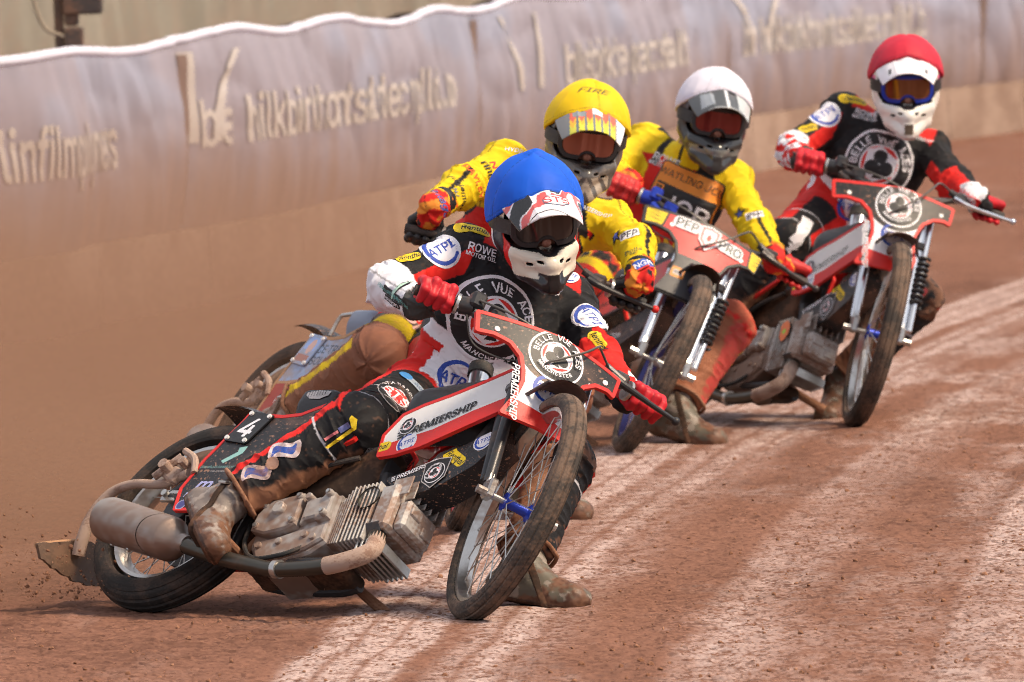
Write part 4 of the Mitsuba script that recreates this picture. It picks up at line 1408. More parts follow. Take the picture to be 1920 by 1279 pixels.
def colour_yellow(s, V, seg, t, az, ax, u, v, w):
    k = s.k
    col = np.repeat(YELLOW[None], len(V), 0)
    tor = seg == -1
    edge = .190 - .090 * sstep(.72, .98, v)
    red = tor & (np.abs(u) < edge) & (v < .97)
    col[red] = RED * .92
    col[tor & (np.abs(np.abs(u) - edge) < .006) & (v < .93)] = BLACK
    col[tor & (np.abs(u) < .006) & (w > 0) & (v > .3)] = BLACK
    col[tor & (v < .34)] = flames(V[tor & (v < .34)], 3)
    cap = tor & (v > .84) & (np.abs(u) > .07) & (np.abs(u) < .15) & ((V - s.J['neck']) @ s.up > -.05)
    col[cap] = BLACK
    for i, side in ((0, 1), (2, -1)):
        up_, fo = seg == i, seg == i + 1
        a = az * side
        col[up_ | fo] = YELLOW
        ln = fo & (t < .80) & (np.abs(a + 52) < 8)
        col[ln] = BLACK
        cuff = fo & (t > .76)
        nz = meshkit.noise(V * 30, 5)
        col[cuff & (t > .83)] = RED
        col[cuff & (nz > .62)] = ORANGE
        col[cuff & (nz < .27) & (t > .84)] = BLACK
        fl = fo & (t > .60) & (t <= .83) & (meshkit.noise(V * 44, 7) > .72)
        col[fl] = [.70, .12, .01]
    root = ((seg == 0) | (seg == 2)) & (t < .5) & (v < .95) & (v > .2) & ((V - s.J['pel']) @ s.fwd > 0)
    col[root & (np.abs(u) < .170)] = BLACK
    col[root & (np.abs(u) < .160)] = RED * .92
    for i in (4, 6):
        th, sh = seg == i, seg == i + 1
        a = az if i == 6 else -az
        col[th] = flames(V[th], 5)
        if k == 2:
            col[th & (t < .62)] = RED * .9
            col[th & (t >= .62) & (t < .68)] = [.10, .08, .075]
            col[th & (t >= .68) & (t < .88)] = YELLOW * .62
            col[th & (t >= .88)] = np.array([.19, .08, .05])
            col[th & (t < .50) & (a > 60) & (a < 80)] = YELLOW
        else:
            col[th & (t > .70)] = YELLOW * .9
            col[th & (t > .84)] = RED * .8
        col[sh] = np.array([.42, .055, .045]) if k == 3 else np.array([.20, .085, .052])
        col[sh & (np.abs(a - 62) < 13)] = YELLOW
    return dirty(s, col, V, seg, t, az, tone=np.array([.22, .085, .045]), more=.16)


# ---- helmet in head axes
def shell_sdf(P):
    d = d_ell(P, (-.012, 0, .036), np.array([.147, .128, .145]))
    for q in (-1, 1):
        d = smin(d, d_cap(P, (-.01, q * .074, -.045), (.090, q * .052, -.112), .051, .036), .03)
        d = smin(d, d_cap(P, (.090, q * .052, -.112), (.165, q * .010, -.146), .036, .029), .016)
        d = smin(d, d_cap(P, (.085, q * .070, -.066), (.168, q * .0, -.088), .034, .028), .016)
    d = smin(d, d_cap(P, (-.06, 0, -.03), (-.05, 0, -.075), .09, .075), .03)
    d = smin(d, d_box(P, (.176, 0, -.135), (.022, .018, .030), .008), .012)
    port = d_box(P, (.15, 0, .012), (.13, .106, .058), .034)
    d = -smin(-d, port, .008)
    d = np.maximum(d, -d_ell(P, (-.005, 0, .01), np.array([.122, .102, .125])))
    d = np.maximum(d, -d_cap(P, (-.01, 0, -.06), (-.02, 0, -.25), .088, .10))
    # vents beside the chin
    for q in (-1, 1):
        d = np.maximum(d, -d_box(P, (.150, q * .056, -.085), (.04, .009, .004), .002))
        d = np.maximum(d, -d_box(P, (.150, q * .030, -.075), (.06, .008, .003), .002))
    return d


_SHELL = {}


def helmet_parts(s, spec):
    """spec: dict of colours. Adds shell, cover, peak, goggles under the rider's helmet."""
    k = s.k
    root = RIDER[k] + '__helmet'
    HM = s.B @ M4(s.H, s.hc)
    if 'shell' not in _SHELL:
        _SHELL['shell'] = nets(shell_sdf, (-.2, -.16, -.22), (.25, .16, .21), .0035)
    m = _SHELL['shell']
    V = np.array(m.vertices)
    N = normals(m)
    inner = (N * (V - [0, 0, .02])).sum(1) < 0
    col = spec['shell'](V)
    col[inner] = BLACK
    if spec.get('dirt'): col = mudden(col, V, np.zeros(len(V)) + spec['dirt'], 31, np.array([.17, .13, .10]))
    put(root + '__shell', m, 'm_shell', HM, smooth=True, color=col)
    # cloth colour cover pulled over the crown
    nrm = unit([-.40, 0, 1])

    def cov(P):
        a = np.arctan2(P[:, 1], P[:, 0] + .012)
        ridge = .0075 * np.abs(np.sin(a * 1.5 + .9 + k)) + .0022 * meshkit.noise(P * 26, 2) + .0035 * (1 - np.abs(2 * meshkit.noise(np.column_stack([a * 4.5, P @ nrm * 9, a * 0]), 7 + k) - 1)) ** 3 * sstep(.16, .04, P @ nrm)
        d = d_ell(P, (-.012, 0, .036), np.array([.150, .131, .148])) - .003 - ridge
        d = smin(d, d_cap(P, (-.03, .01, .155), (-.03, .012, .188), .05, .010), .04) if spec.get('knob') else d
        edge = spec.get('edge', .040) + .050 * sstep(.0, .12, P[:, 0]) * (1 - np.abs(P[:, 1]) / .2)
        d = np.maximum(d, edge - P @ nrm)
        return np.maximum(d, -d_ell(P, (-.012, 0, .036), np.array([.146, .127, .144])))
    key = ('cov', k)
    mc = nets(cov, (-.2, -.16, -.06), (.2, .16, .22), .0042)
    cc = np.repeat(np.asarray(spec['cover'])[None], len(mc.vertices), 0)
    A_ = np.arctan2(mc.vertices[:, 1], mc.vertices[:, 0] + .012)
    sm = np.abs(((A_ * 1.5 + .9 + k) / np.pi) - np.round((A_ * 1.5 + .9 + k) / np.pi)) < .0045 / np.maximum(.03, np.hypot(mc.vertices[:, 0], mc.vertices[:, 1])) * .12
    cc[sm] *= .55
    hem = np.abs((np.array(mc.vertices) @ nrm) - (spec.get('edge', .040) + .050 * sstep(.0, .12, mc.vertices[:, 0]) * (1 - np.abs(mc.vertices[:, 1]) / .2)) - .012) < .0016
    cc[hem] *= .6
    put(root + '__colour_cover', mc, 'm_helmet_cloth', HM, smooth=True, color=cc)
    # peak
    nu, nt = 41, 19
    uu, tt = np.meshgrid(np.linspace(-1, 1, nu), np.linspace(0, 1, nt), indexing='ij')
    ln = spec.get('peak_len', .138)

    def surf(th):
        x = .098 + ln * tt - .050 * uu ** 2 * (1 - .2 * tt) - .012 * tt * uu ** 2
        y = uu * (.116 - .022 * tt ** 1.5)
        z = .130 - .046 * tt - .052 * np.abs(uu) ** 2.2 + .007 * np.cos(uu * 9) * (1 - tt) * .6 + .010 * np.maximum(0, 1 - np.abs(np.abs(uu) - .45) / .08) * (1 - tt * .7) * .6
        return np.stack([x, y, z - th], -1)
    top, bot = surf(0.0), surf(.0045)
    v = np.concatenate([top.reshape(-1, 3), bot.reshape(-1, 3)])
    f = []
    n1 = nu * nt
    for i in range(nu - 1):
        for j in range(nt - 1):
            a = i * nt + j
            q = [a, a + nt, a + nt + 1, a + 1]
            f.append(q[::-1])
            f.append([x + n1 for x in q])
    for i in range(nu - 1):
        for j in (0, nt - 1):
            a = i * nt + j
            f.append([a, a + nt, a + nt + n1, a + n1] if j == 0 else [a + nt, a, a + n1, a + nt + n1])
    for j in range(nt - 1):
        for i in (0, nu - 1):
            a = i * nt + j
            f.append([a + 1, a, a + n1, a + 1 + n1] if i == 0 else [a, a + 1, a + 1 + n1, a + n1])
    f = np.array(f)
    pm = tm(v, np.vstack([f[:, [0, 1, 2]], f[:, [0, 2, 3]]]))
    pm2 = trimesh.Trimesh(*trimesh.remesh.subdivide(pm.vertices, pm.faces), process=False)
    U = pm2.vertices[:, 1] / .11
    Tq = (pm2.vertices[:, 0] - .098 + .05 * U ** 2) / ln
    pc = spec['peak'](U, Tq, pm2.vertices)
    pc[normals(pm2)[:, 2] < -.25] = np.asarray(spec.get('under', (.30, .25, .19)))
    put(root + '__peak', pm2, 'm_shell', HM, smooth=True, color=pc)
    # goggles
    def gm(u, v, w):
        x = .128 - 3.4 * u ** 2 + w
        return np.column_stack([x, u, v + .010])
    out = rrect(.196, .104, .038).difference(ell(.030, .026, (0, -.055)))
    lens = rrect(.172, .078, .028).difference(ell(.027, .024, (0, -.045))).buffer(-.002).buffer(.002)

    def solid(g, a, b):
        mm = trimesh.creation.extrude_polygon(g, b - a, engine='earcut')
        vv, ff = trimesh.remesh.subdivide_to_size(mm.vertices, mm.faces, .012, max_iter=8)
        return tm(gm(vv[:, 0], vv[:, 1], vv[:, 2] + a), ff)
    fr = out.difference(lens.buffer(-.001))
    fm = solid(fr, -.02, .006)
    put(root + '__goggle_frame', fm, spec['frame'], HM, smooth=40)
    put(root + '__goggle_lens', solid(lens, -.004, .001), spec['lens'], HM, smooth=40)
    for q in (-1, 1):
        st = [(.105, q * .088, .014), (.078, q * .1075, .014), (.03, q * .1275, .014), (-.02, q * .1305, .014), (-.07, q * .120, .014)]
        S_ = spline(st, 6)
        vv = []
        for p_ in S_:
            for dz in (-.022, .022): vv.append(p_ + np.array([0, q * .002, dz]))
        ff = []
        for i in range(len(S_) - 1):
            a = 2 * i
            ff += [[a, a + 2, a + 3], [a, a + 3, a + 1]]
        kk = put(root + '__goggle_strap', tm(vv, ff), spec['strap'], HM, smooth=True)
    return HM, m, mc, pm2


def glove(s, side, col, cuff, back=None):
    """Palm, four bent fingers and a thumb closed round the grip."""
    k = s.k
    sg = 1 if side == 'l' else -1
    g = steer(k, GRIP * [1, sg, 1] + [-.002, 0, -.002])
    a = s.S @ unit([-.01 * 0 - .02, sg, -.05])          # along the bar, outwards
    wr = s.J[side + 'wr']
    f = g - wr
    f = unit(f - a * (f @ a))
    n = np.cross(a, f) * -sg
    up = s.w2l([0, -.3, 1])
    if n @ up < 0: n = -n
    segs = []
    kn = []
    for i, o in enumerate((-.040, -.0135, .0135, .039)):      # index at the inner side
        L = (.98, 1.06, 1.0, .84)[i]
        c = g + a * o
        p0 = c - f * .012 + n * .036
        jt = (.003, -.002, .002, -.005)[i]
        p1 = c + f * (.030 + jt) * L + n * (.026 + jt)
        p2 = c + f * (.034 - jt) * L - n * (.012 + jt)
        p3 = c + f * .008 - n * .032
        kn.append(p0)
        segs += [(p0, p1, .0142, .0136, i), (p1, p2, .0136, .0126, i), (p2, p3, .0126, .0110, i)]
    th = [wr + (g - wr) * .35 - a * .030, g - a * .050 - f * .028 + n * .004, g - a * .052 + f * .004 - n * .022, g - a * .036 + f * .022 - n * .030]
    th[0] = wr + f * .025 - a * .024

    def sdf(P):
        d = None
        for p0, p1, r0, r1, i in segs:
            q = d_cap(P, p0, p1, r0, r1)
            d = q if d is None else smin(d, q, .0095)
        for i in range(3):
            d = smin(d, d_cap(P, th[i], th[i + 1], (.017, .0135, .012)[i], (.0135, .012, .0105)[i]), .006)
        pal = None
        for p0 in kn:
            q = d_cap(P, wr + f * .012 + n * .004, p0, .027, .0155)
            pal = q if pal is None else smin(pal, q, .012)
        d = smin(d, pal, .008)
        back_ = wr + unit(s.J[side + 'el'] - wr) * (.075 if k == 2 else .045)
        d = smin(d, d_cap(P, back_, wr + f * .01, .050 if k == 2 else .044, .035), .014)
        return d
    allp = np.array([x for q in segs for x in q[:2]] + th + [wr, wr])
    m = nets(sdf, allp.min(0) - .09, allp.max(0) + .09, .0028)
    V = np.array(m.vertices)
    tw = (V - wr) @ f
    c = np.repeat(np.asarray(col, float)[None], len(V), 0)
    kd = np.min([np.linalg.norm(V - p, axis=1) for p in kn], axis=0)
    c = mixc(c, np.minimum(c * 1.5, .8), .35 * np.exp(-(kd / .014) ** 2)) if k != 2 else c  # knuckle highlight painted into the glove colour
    # finger seams
    o = (V - g) @ a
    for q in (-.027, 0, .0265):
        c[(np.abs(o - q) < .0022) & ((V - g) @ f > -.03)] *= .74
    c[(V - wr) @ unit(wr - s.J[side + 'el']) < -.012] = cuff
    key = RIDER[k] + '__glove'
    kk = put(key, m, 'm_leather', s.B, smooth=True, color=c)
    if k == 2:
        pc = g - a * .030 + n * .052 - f * .012
        Fz = frame(unit(n - .2 * f), f)
        put(kk + '__knuckle_tab', cbox((.030, .045, .006), .003, pc, Fz), 'm_white_part', s.B)
    return kk


def boot(s, a, ground):
    J = s.J
    an = J[a]
    kn = J[a[0] + 'kn']
    sh = unit(kn - an)
    d = s.foot(a)
    upf = unit(sh - d * (sh @ d))
    if ground:
        upf = s.w2l([0, 0, 1])
        upf = unit(upf - d * (upf @ d))
    lat = np.cross(upf, d)
    heel = an - upf * .062 - d * .055
    ball = an - upf * .070 + d * .115
    toe = ball + d * .065 + upf * .004

    def sdf(P):
        q = d_cap(P, an + sh * .10, an, .050, .050)
        q = smin(q, d_cap(P, an, heel, .050, .044), .03)
        for w in (-.018, .018):
            q = smin(q, d_cap(P, heel + lat * w * .6, ball + lat * w, .038, .040), .02)
            q = smin(q, d_cap(P, ball + lat * w, toe + lat * w * .6, .040, .040), .012)
        q = smin(q, d_cap(P, an + d * .01, ball + upf * .008, .050, .040), .03)
        for c0 in (.030, .045, .060):
            e_ = (P - an - sh * c0) @ sh
            q = q - .003 * np.exp(-(e_ / .005) ** 2)
        # welt between upper and sole, and a toe cap edge
        q = q - .004 * np.exp(-(((P - heel) @ upf + .030) / .006) ** 2)
        q = q - .003 * sstep(-.004, .004, (P - ball) @ d - .010)
        sole = (P - heel) @ upf + .044 - .10 * np.maximum(0, (P - ball) @ d) ** 1.0 * .35
        q = np.maximum(q, -sole)
        return q
    pts = np.array([an + sh * .15, an, heel, toe])
    m = ridged(nets(sdf, pts.min(0) - .09, pts.max(0) + .09, .0045), .0022, 40)
    V = np.array(m.vertices)
    hgt = (V - heel) @ upf + .040
    c = np.repeat(np.array([.17, .14, .125])[None] if not ground else np.array([.115, .102, .078])[None], len(V), 0)
    n1 = .65 * meshkit.fbm(V * 22, 4, 51 + s.k) + .35 * meshkit.fbm(V * 70, 2, 8)
    toe_ = sstep(.06, .15, (V - an) @ d)
    a_ = sstep(.44, .62, n1 + .22 * sstep(.05, .01, hgt) + .13 * toe_ - .06)
    c = mixc(c, [.40, .34, .30], .5 * sstep(.55, .6, meshkit.fbm(V * 30 + 7, 3, 5)) * (1 - a_))
    c = mixc(c, [.155, .075, .045], a_)
    c = mixc(c, [.085, .040, .024], a_ * sstep(.5, .6, meshkit.fbm(V * 34, 3, 15)))
    c[np.abs(hgt - .014) < .0035] *= .45
    c[hgt < .006] = MUD * .35
    kk = put(RIDER[s.k] + '__boot', m, 'm_leather', s.B, smooth=True, color=c)
    # strap over the instep with its buckle, and the open trouser cuff above
    for what, o, ax, up_, tgt in (('boot', an - upf * .012 + d * .035, unit(sh * .6 + d * .8), upf, m), ('cuff', an + sh * .068, sh, d, BODY[s.k])):
        e1 = unit(up_ - ax * (up_ @ ax))
        e2 = np.cross(ax, e1)
        th = np.linspace(0, 2 * np.pi, 44, endpoint=False)
        dirs = np.outer(np.cos(th), e1) + np.outer(np.sin(th), e2)
        loc, ir, it = tgt.ray.intersects_location(np.repeat(o[None], 44, 0), dirs, multiple_hits=False)
        if len(loc) < 36: continue
        pth = loc[np.argsort(ir)]
        rad = pth - pth.mean(0)
        if what == 'cuff':
            pth = pth - sh * .012 + .10 * rad
            put(RIDER[s.k] + '__trouser_cuff', tube(pth, .0065, 8, closed=True), 'm_mud', s.B, smooth=True)
            continue
        rows = [pth + rad * g + ax * w for g, w in ((.02, -.011), (.08, -.008), (.08, .008), (.02, .011))]
        v = np.concatenate(rows)
        nn_ = len(pth)
        f = []
        for j in range(3):
            for i in range(nn_):
                a1, b1 = j * nn_ + i, j * nn_ + (i + 1) % nn_
                f += [[a1, b1, b1 + nn_], [a1, b1 + nn_, a1 + nn_]]
        put(kk + '__strap', tm(v, f), 'm_dark_mud', s.B, smooth=True)
        j = int(np.argmax(rad @ (-lat if a == 'ran' else lat)))
        put(kk + '__buckle', cbox((.022, .030, .008), .003, pth[j] + unit(rad[j]) * .006, frame(unit(rad[j]), ax)), 'm_steel', s.B)
    return kk


def peak_red(U, Tq, V):
    c = np.repeat(np.array([.58, .10, .10])[None], len(U), 0)
    n = meshkit.noise(np.column_stack([U * 3, Tq * 2.2, U * 0]), 4)
    c[n > .56] = WHITE
    c[(n > .33) & (n < .37)] = WHITE
    c[n < .33] = BLACK
    c[np.abs(U - .05) < .055] = WHITE * .95
    c[Tq > .93] = WHITE * .9
    return c


def peak_flame(U, Tq, V):
    c = np.repeat(np.array([.62, .12, .07])[None], len(U), 0)
    z = np.abs(((U * 4.2) % 1) - .5) * 2
    c[Tq > .62 - .25 * z] = [.78, .45, .03]
    c[Tq > .80 - .22 * z] = [.65, .62, .05]
    g = (z > .72) & (Tq > .25)
    c[g] = [.16, .18, .20]
    c[(U > -.05) & (U < .28) & (Tq < .35)] = WHITE
    c[(U < -.25) & (U > -.6) & (Tq < .4)] = [.22, .25, .28]
    c[U > .72] = WHITE
    c[U < -.72] = [.2, .2, .2]
    return c


def peak_grey(U, Tq, V):
    c = np.repeat(np.array([.06, .065, .07])[None], len(U), 0)
    c[(U > .02) & (U < .12)] = [.60, .62, .66]
    c[(U > .45) & (Tq < .9)] = [.42, .46, .48]
    c[(U > -.75) & (U < -.35) & (Tq > .25) & (Tq < .8)] = [.25, .28, .32]
    c[Tq > .95] = [.30, .32, .33]
    return c


def peak_white(U, Tq, V):
    c = np.repeat((WHITE * 1.05)[None], len(U), 0)
    c[(np.abs(np.abs(U) - .62) < .045) & (Tq > .55) & (Tq < .75)] = BLACK
    return c


def shell_white(V):
    c = np.repeat(np.array([.66, .60, .50])[None], len(V), 0)
    side = np.abs(V[:, 1])
    c[(V[:, 0] < .07) & (V[:, 2] < -.02) & (V[:, 2] > -.17)] = WHITE * .95
    red = (V[:, 0] < .085) & (V[:, 0] > .045) & (V[:, 2] < .01) & (V[:, 2] > -.12)
    c[red] = RED
    blk = (V[:, 0] < .045) & (V[:, 0] > .0) & (V[:, 2] < .0)
    c[blk] = BLACK
    c[(V[:, 2] < -.126) & (V[:, 0] > .06)] = BLACK
    c[(V[:, 2] < -.108) & (np.abs(V[:, 1]) < .036) & (V[:, 0] > .14)] = BLACK
    return c


def shell_grey(V):
    c = np.repeat(np.array([.10, .092, .085])[None], len(V), 0)
    c[(np.abs(V[:, 1]) > .10) & (V[:, 2] > 0)] = BLACK
    z = np.abs(V[:, 1]) + (V[:, 2] + .115) * .8
    c[(V[:, 0] > .12) & (V[:, 2] < -.085) & (np.abs(((np.abs(V[:, 1]) * 26 + V[:, 2] * 14) % 1) - .5) < .3)] = [.40, .34, .27]
    return c


def shell_dark(V):
    c = np.repeat(np.array([.030, .032, .034])[None], len(V), 0)
    c[(V[:, 2] > .02)] = [.05, .035, .04]
    c[(V[:, 0] > .10) & (V[:, 2] < -.08) & (V[:, 2] > -.105)] = [.16, .165, .16]
    return c


def shell_white4(V):
    c = np.repeat(np.array([.70, .68, .64])[None], len(V), 0)
    c[(V[:, 0] < .05) & (V[:, 2] > -.01) & (V[:, 2] < .05)] = [.55, .06, .20]
    c[(V[:, 0] > .195) & (np.abs(V[:, 1]) < .016) & (np.abs(V[:, 2] + .13) < .02)] = [.10, .08, .06]
    return c


RIDER, RID, BODY, HELM = {}, {}, {}, {}
FACE = {1: ((.24, -.94, -.26), (-.02, -.15, 1)), 2: ((.06, -.97, -.20), (.16, 0, 1)), 3: ((.14, -.97, -.14), (.17, 0, 1)), 4: ((.02, -.98, -.16), (.03, 0, 1))}
SPEC = {
    1: dict(shell=shell_white, cover=(.004, .095, .62), peak=peak_red, frame='m_black', lens='m_visor_dark', strap='m_black', knob=True, edge=.010),
    2: dict(shell=shell_grey, cover=(.74, .50, .004), peak=peak_flame, frame='m_black', lens='m_visor_bronze', strap='m_black', dirt=.22, edge=.020),
    3: dict(shell=shell_dark, cover=(.66, .64, .74), peak=peak_grey, frame='m_black', lens='m_visor_red', strap='m_black', edge=.030),
    4: dict(shell=shell_white4, cover=(.50, .02, .045), peak=peak_white, frame='m_blue_part', lens='m_visor_amber', strap='m_black', edge=.035, peak_len=.095)}
RIDER_LABEL = {
    1: 'person in blue covered helmet and black, red and white suit on the foremost motorcycle',
    2: 'person in yellow covered helmet, yellow suit and black gloves behind the blue helmeted rider',
    3: 'person in white and grey helmet and red and yellow suit with JCB chest patch',
    4: 'person in red covered white helmet with blue goggles and black suit, far right'}
for k in (1, 2, 3, 4):
    if k == 2: JOINTS[2][8] = [.748, .398, 1.306]
    RIDER[k] = 'person' if k == 1 else 'person_%03d' % (k - 1)
    labels[RIDER[k]] = dict(label=RIDER_LABEL[k], category='person', group='speedway riders leaning into the bend')
    s = RID[k] = Rider(k, *FACE[k])
    m, col = s.body(.0048 if k == 1 else .0058)
    BODY[k] = m
    put(RIDER[k] + '__body', m, 'm_cloth', s.B, smooth=True, color=col)
    HELM[k] = helmet_parts(s, SPEC[k])
    gl = {1: (.52, .012, .022), 2: (.018, .018, .02), 3: (.48, .02, .02), 4: (.52, .012, .022)}[k]
    for side in 'rl':
        glove(s, side, gl, BLACK if k in (1, 2) else np.array(gl) * .8)
    boot(s, 'ran', False)
    boot(s, 'lan', True)


# ---- prints on the suits: (point, normal, up) in bike axes, laid on the cloth
DEC = {
    1: {
        'crest': ([0.678, 0.099, 1.115], [0.859, -0.21, -0.467], [0.277, -0.576, 0.769]),
        'belly': ([0.569, 0.16, 0.955], [0.848, -0.383, -0.366], [0.238, -0.341, 0.91]),
        'rowe': ([0.636, -0.032, 1.28], [0.863, -0.452, -0.227], [0.052, -0.367, 0.929]),
        'premi': ([0.727, 0.155, 1.296], [0.956, -0.197, -0.217], [0.172, -0.224, 0.959]),
        'rsleeve': ([0.578, -0.12, 1.21], [0.746, -0.66, -0.089], [-0.568, -0.7, 0.433]),
        'rtab': ([0.6, -0.066, 1.328], [0.783, -0.62, 0.054], [-0.296, -0.294, 0.909]),
        'rtab2': ([0.554, -0.18, 1.133], [0.628, -0.778, 0.007], [-0.585, -0.466, 0.664]),
        'band': ([0.664, -0.245, 0.937], [0.277, -0.784, -0.556], [0.38, -0.442, 0.813]),
        'lred': ([0.688, 0.24, 1.402], [0.719, -0.687, 0.104], [-0.178, -0.037, 0.983]),
        'lsleeve': ([0.828, 0.28, 1.282], [0.711, -0.703, 0.012], [0.385, 0.404, 0.83]),
        'ltab': ([0.915, 0.283, 1.189], [0.652, -0.747, -0.131], [0.477, 0.27, 0.836]),
        'sts': ([0.625, -0.034, 0.74], [0.863, -0.504, 0.028], [0.043, 0.129, 0.991]),
        'wrench': ([0.589, 0.041, 0.836], [0.857, -0.514, 0.029], [0.153, 0.308, 0.939]),
        'flag': ([0.63, -0.139, 0.52], [0.689, -0.547, -0.475], [0.629, 0.126, 0.767]),
        'swirl': ([0.493, -0.193, 0.376], [0.645, -0.677, -0.355], [-0.441, -0.709, 0.55]),
        'green': ([0.685, -0.257, 0.968], [0.437, -0.883, -0.17], [-0.499, -0.396, 0.771]),
    },
    2: {
        'nt': ([0.748, -0.068, 1.255], [0.965, -0.198, 0.17], [0.032, 0.735, 0.677]),
        'yley': ([0.81, -0.14, 1.176], [0.971, -0.22, 0.091], [0.079, 0.66, 0.747]),
        'col': ([0.86, -0.192, 1.104], [0.988, -0.13, 0.089], [0.038, 0.745, 0.666]),
        'nj': ([0.865, -0.226, 1.102], [0.916, -0.336, 0.217], [0.111, 0.735, 0.669]),
        'vint': ([0.941, -0.295, 1.025], [0.915, -0.358, 0.185], [0.092, 0.633, 0.769]),
        'flame': ([0.894, -0.239, 1.063], [0.974, -0.16, 0.163], [-0.04, 0.583, 0.811]),
        'star': ([0.991, 0.313, 1.215], [0.46, -0.868, -0.189], [-0.462, -0.416, 0.783]),
        'pfp': ([1.048, 0.324, 1.227], [0.666, -0.745, 0.037], [-0.511, -0.419, 0.751]),
        'doll': ([1.128, 0.318, 1.165], [0.655, -0.751, 0.079], [-0.513, -0.365, 0.777]),
        'ngk': ([1.218, 0.323, 1.119], [0.771, -0.603, 0.204], [-0.581, -0.535, 0.614]),
        'ship': ([0.811, 0.29, 1.298], [0.916, -0.402, -0.013], [-0.021, -0.08, 0.997]),
        'ign': ([0.689, -0.071, 0.701], [0.912, -0.33, 0.242], [0.026, 0.637, 0.771]),
        'hyd': ([0.682, 0.048, 1.378], [0.938, -0.267, 0.221], [-0.279, -0.207, 0.938]),
    },
    3: {
        'rowe': ([0.609, -0.068, 1.217], [0.721, -0.654, -0.228], [0.139, -0.186, 0.973]),
        'patch': ([0.684, 0.029, 1.113], [0.779, -0.585, -0.225], [0.152, -0.173, 0.973]),
        'jcbline': ([0.685, 0.045, 1.213], [0.903, -0.417, -0.103], [0.055, -0.125, 0.991]),
        'star': ([0.869, 0.175, 1.144], [0.548, -0.802, -0.24], [-0.386, -0.497, 0.777]),
        'pfp': ([0.937, 0.193, 1.154], [0.789, -0.614, 0.016], [-0.453, -0.565, 0.69]),
        'ons': ([0.617, 0.094, 0.95], [0.847, -0.406, -0.344], [0.169, -0.408, 0.897]),
        'hip': ([0.593, 0.039, 0.983], [0.806, -0.517, -0.289], [0.153, -0.288, 0.945]),
    },
    4: {
        'crest': ([0.653, 0.115, 1.099], [0.9, -0.396, -0.183], [0.097, -0.227, 0.969]),
        'rowe': ([0.599, 0.02, 1.262], [0.833, -0.541, 0.119], [-0.158, -0.025, 0.987]),
        'rsleeve': ([0.547, -0.116, 1.202], [0.787, -0.602, 0.133], [-0.573, -0.634, 0.518]),
        'rtab': ([0.563, -0.029, 1.298], [0.908, -0.352, 0.229], [-0.305, -0.176, 0.936]),
        'rtab2': ([0.575, -0.169, 1.121], [0.829, -0.529, 0.18], [-0.456, -0.453, 0.766]),
        'thigh': ([0.665, -0.087, 0.739], [0.957, -0.211, 0.199], [-0.268, -0.906, 0.327]),
        'lap': ([0.545, 0.131, 0.927], [0.835, -0.425, -0.351], [0.302, -0.179, 0.936]),
        'lsl': ([1.151, 0.235, 1.032], [0.59, -0.791, -0.159], [0.261, 0.001, 0.965]),
        'knee': ([0.881, 0.339, 0.681], [0.857, -0.508, -0.088], [0.241, 0.242, 0.94]),
        'lred': ([0.642, 0.202, 1.286], [0.813, -0.408, 0.415], [-0.371, 0.187, 0.91]),
        'prem': ([0.684, 0.211, 1.25], [0.881, -0.468, 0.066], [-0.064, 0.019, 0.998]),
    },
}


def oval_badge(a, b):
    L = [(ell(a * 1.12, b * 1.30), GREYW), (ell(a * 1.07, b * 1.25), BLACK), (ell(a * .80, b * .70), WHITE), (ell(a * .75, b * .64), RED), (text2d('STS', b * .72, slant=.2, wide=1.15), WHITE)]
    L += [(t, WHITE) for t in place_arc('STARSPORT', a * .98, b * 1.05, b * .28, 90, 130, True)]
    L += [(t, WHITE) for t in place_arc('SERVICES', a * .98, b * 1.05, b * .26, 270, 110, False)]
    return L


def place_arc(sx, a, b, h, mid, spread, top):
    out = []
    for v, f in arc_text(sx, 1.0, h / a, mid, spread, top):
        out.append((np.column_stack([v[:, 0] * a, v[:, 1] * b]), f))
    return out


def wave(x0, y0, L, w, amp=.012):
    t = np.linspace(0, 1, 24)
    y = y0 + amp * np.sin(t * 2 * np.pi)
    th = w * np.sin(np.pi * np.clip(t * .94 + .03, 0, 1)) ** .7
    return Polygon(np.vstack([np.column_stack([x0 + L * t, y + th]), np.column_stack([x0 + L * t, y - th])[::-1]]))


def star(r):
    a = np.radians(np.arange(10) * 36 + 90)
    q = np.where(np.arange(10) % 2 == 0, r, r * .42)
    return Polygon(np.column_stack([q * np.cos(a), q * np.sin(a)]))


def stack(words, h, col, gap=1.25, slant=.1):
    return [(text2d(w, h * (1 if i == 0 else .55), at=(0, -i * h * gap * .8), slant=slant), col) for i, w in enumerate(words)]


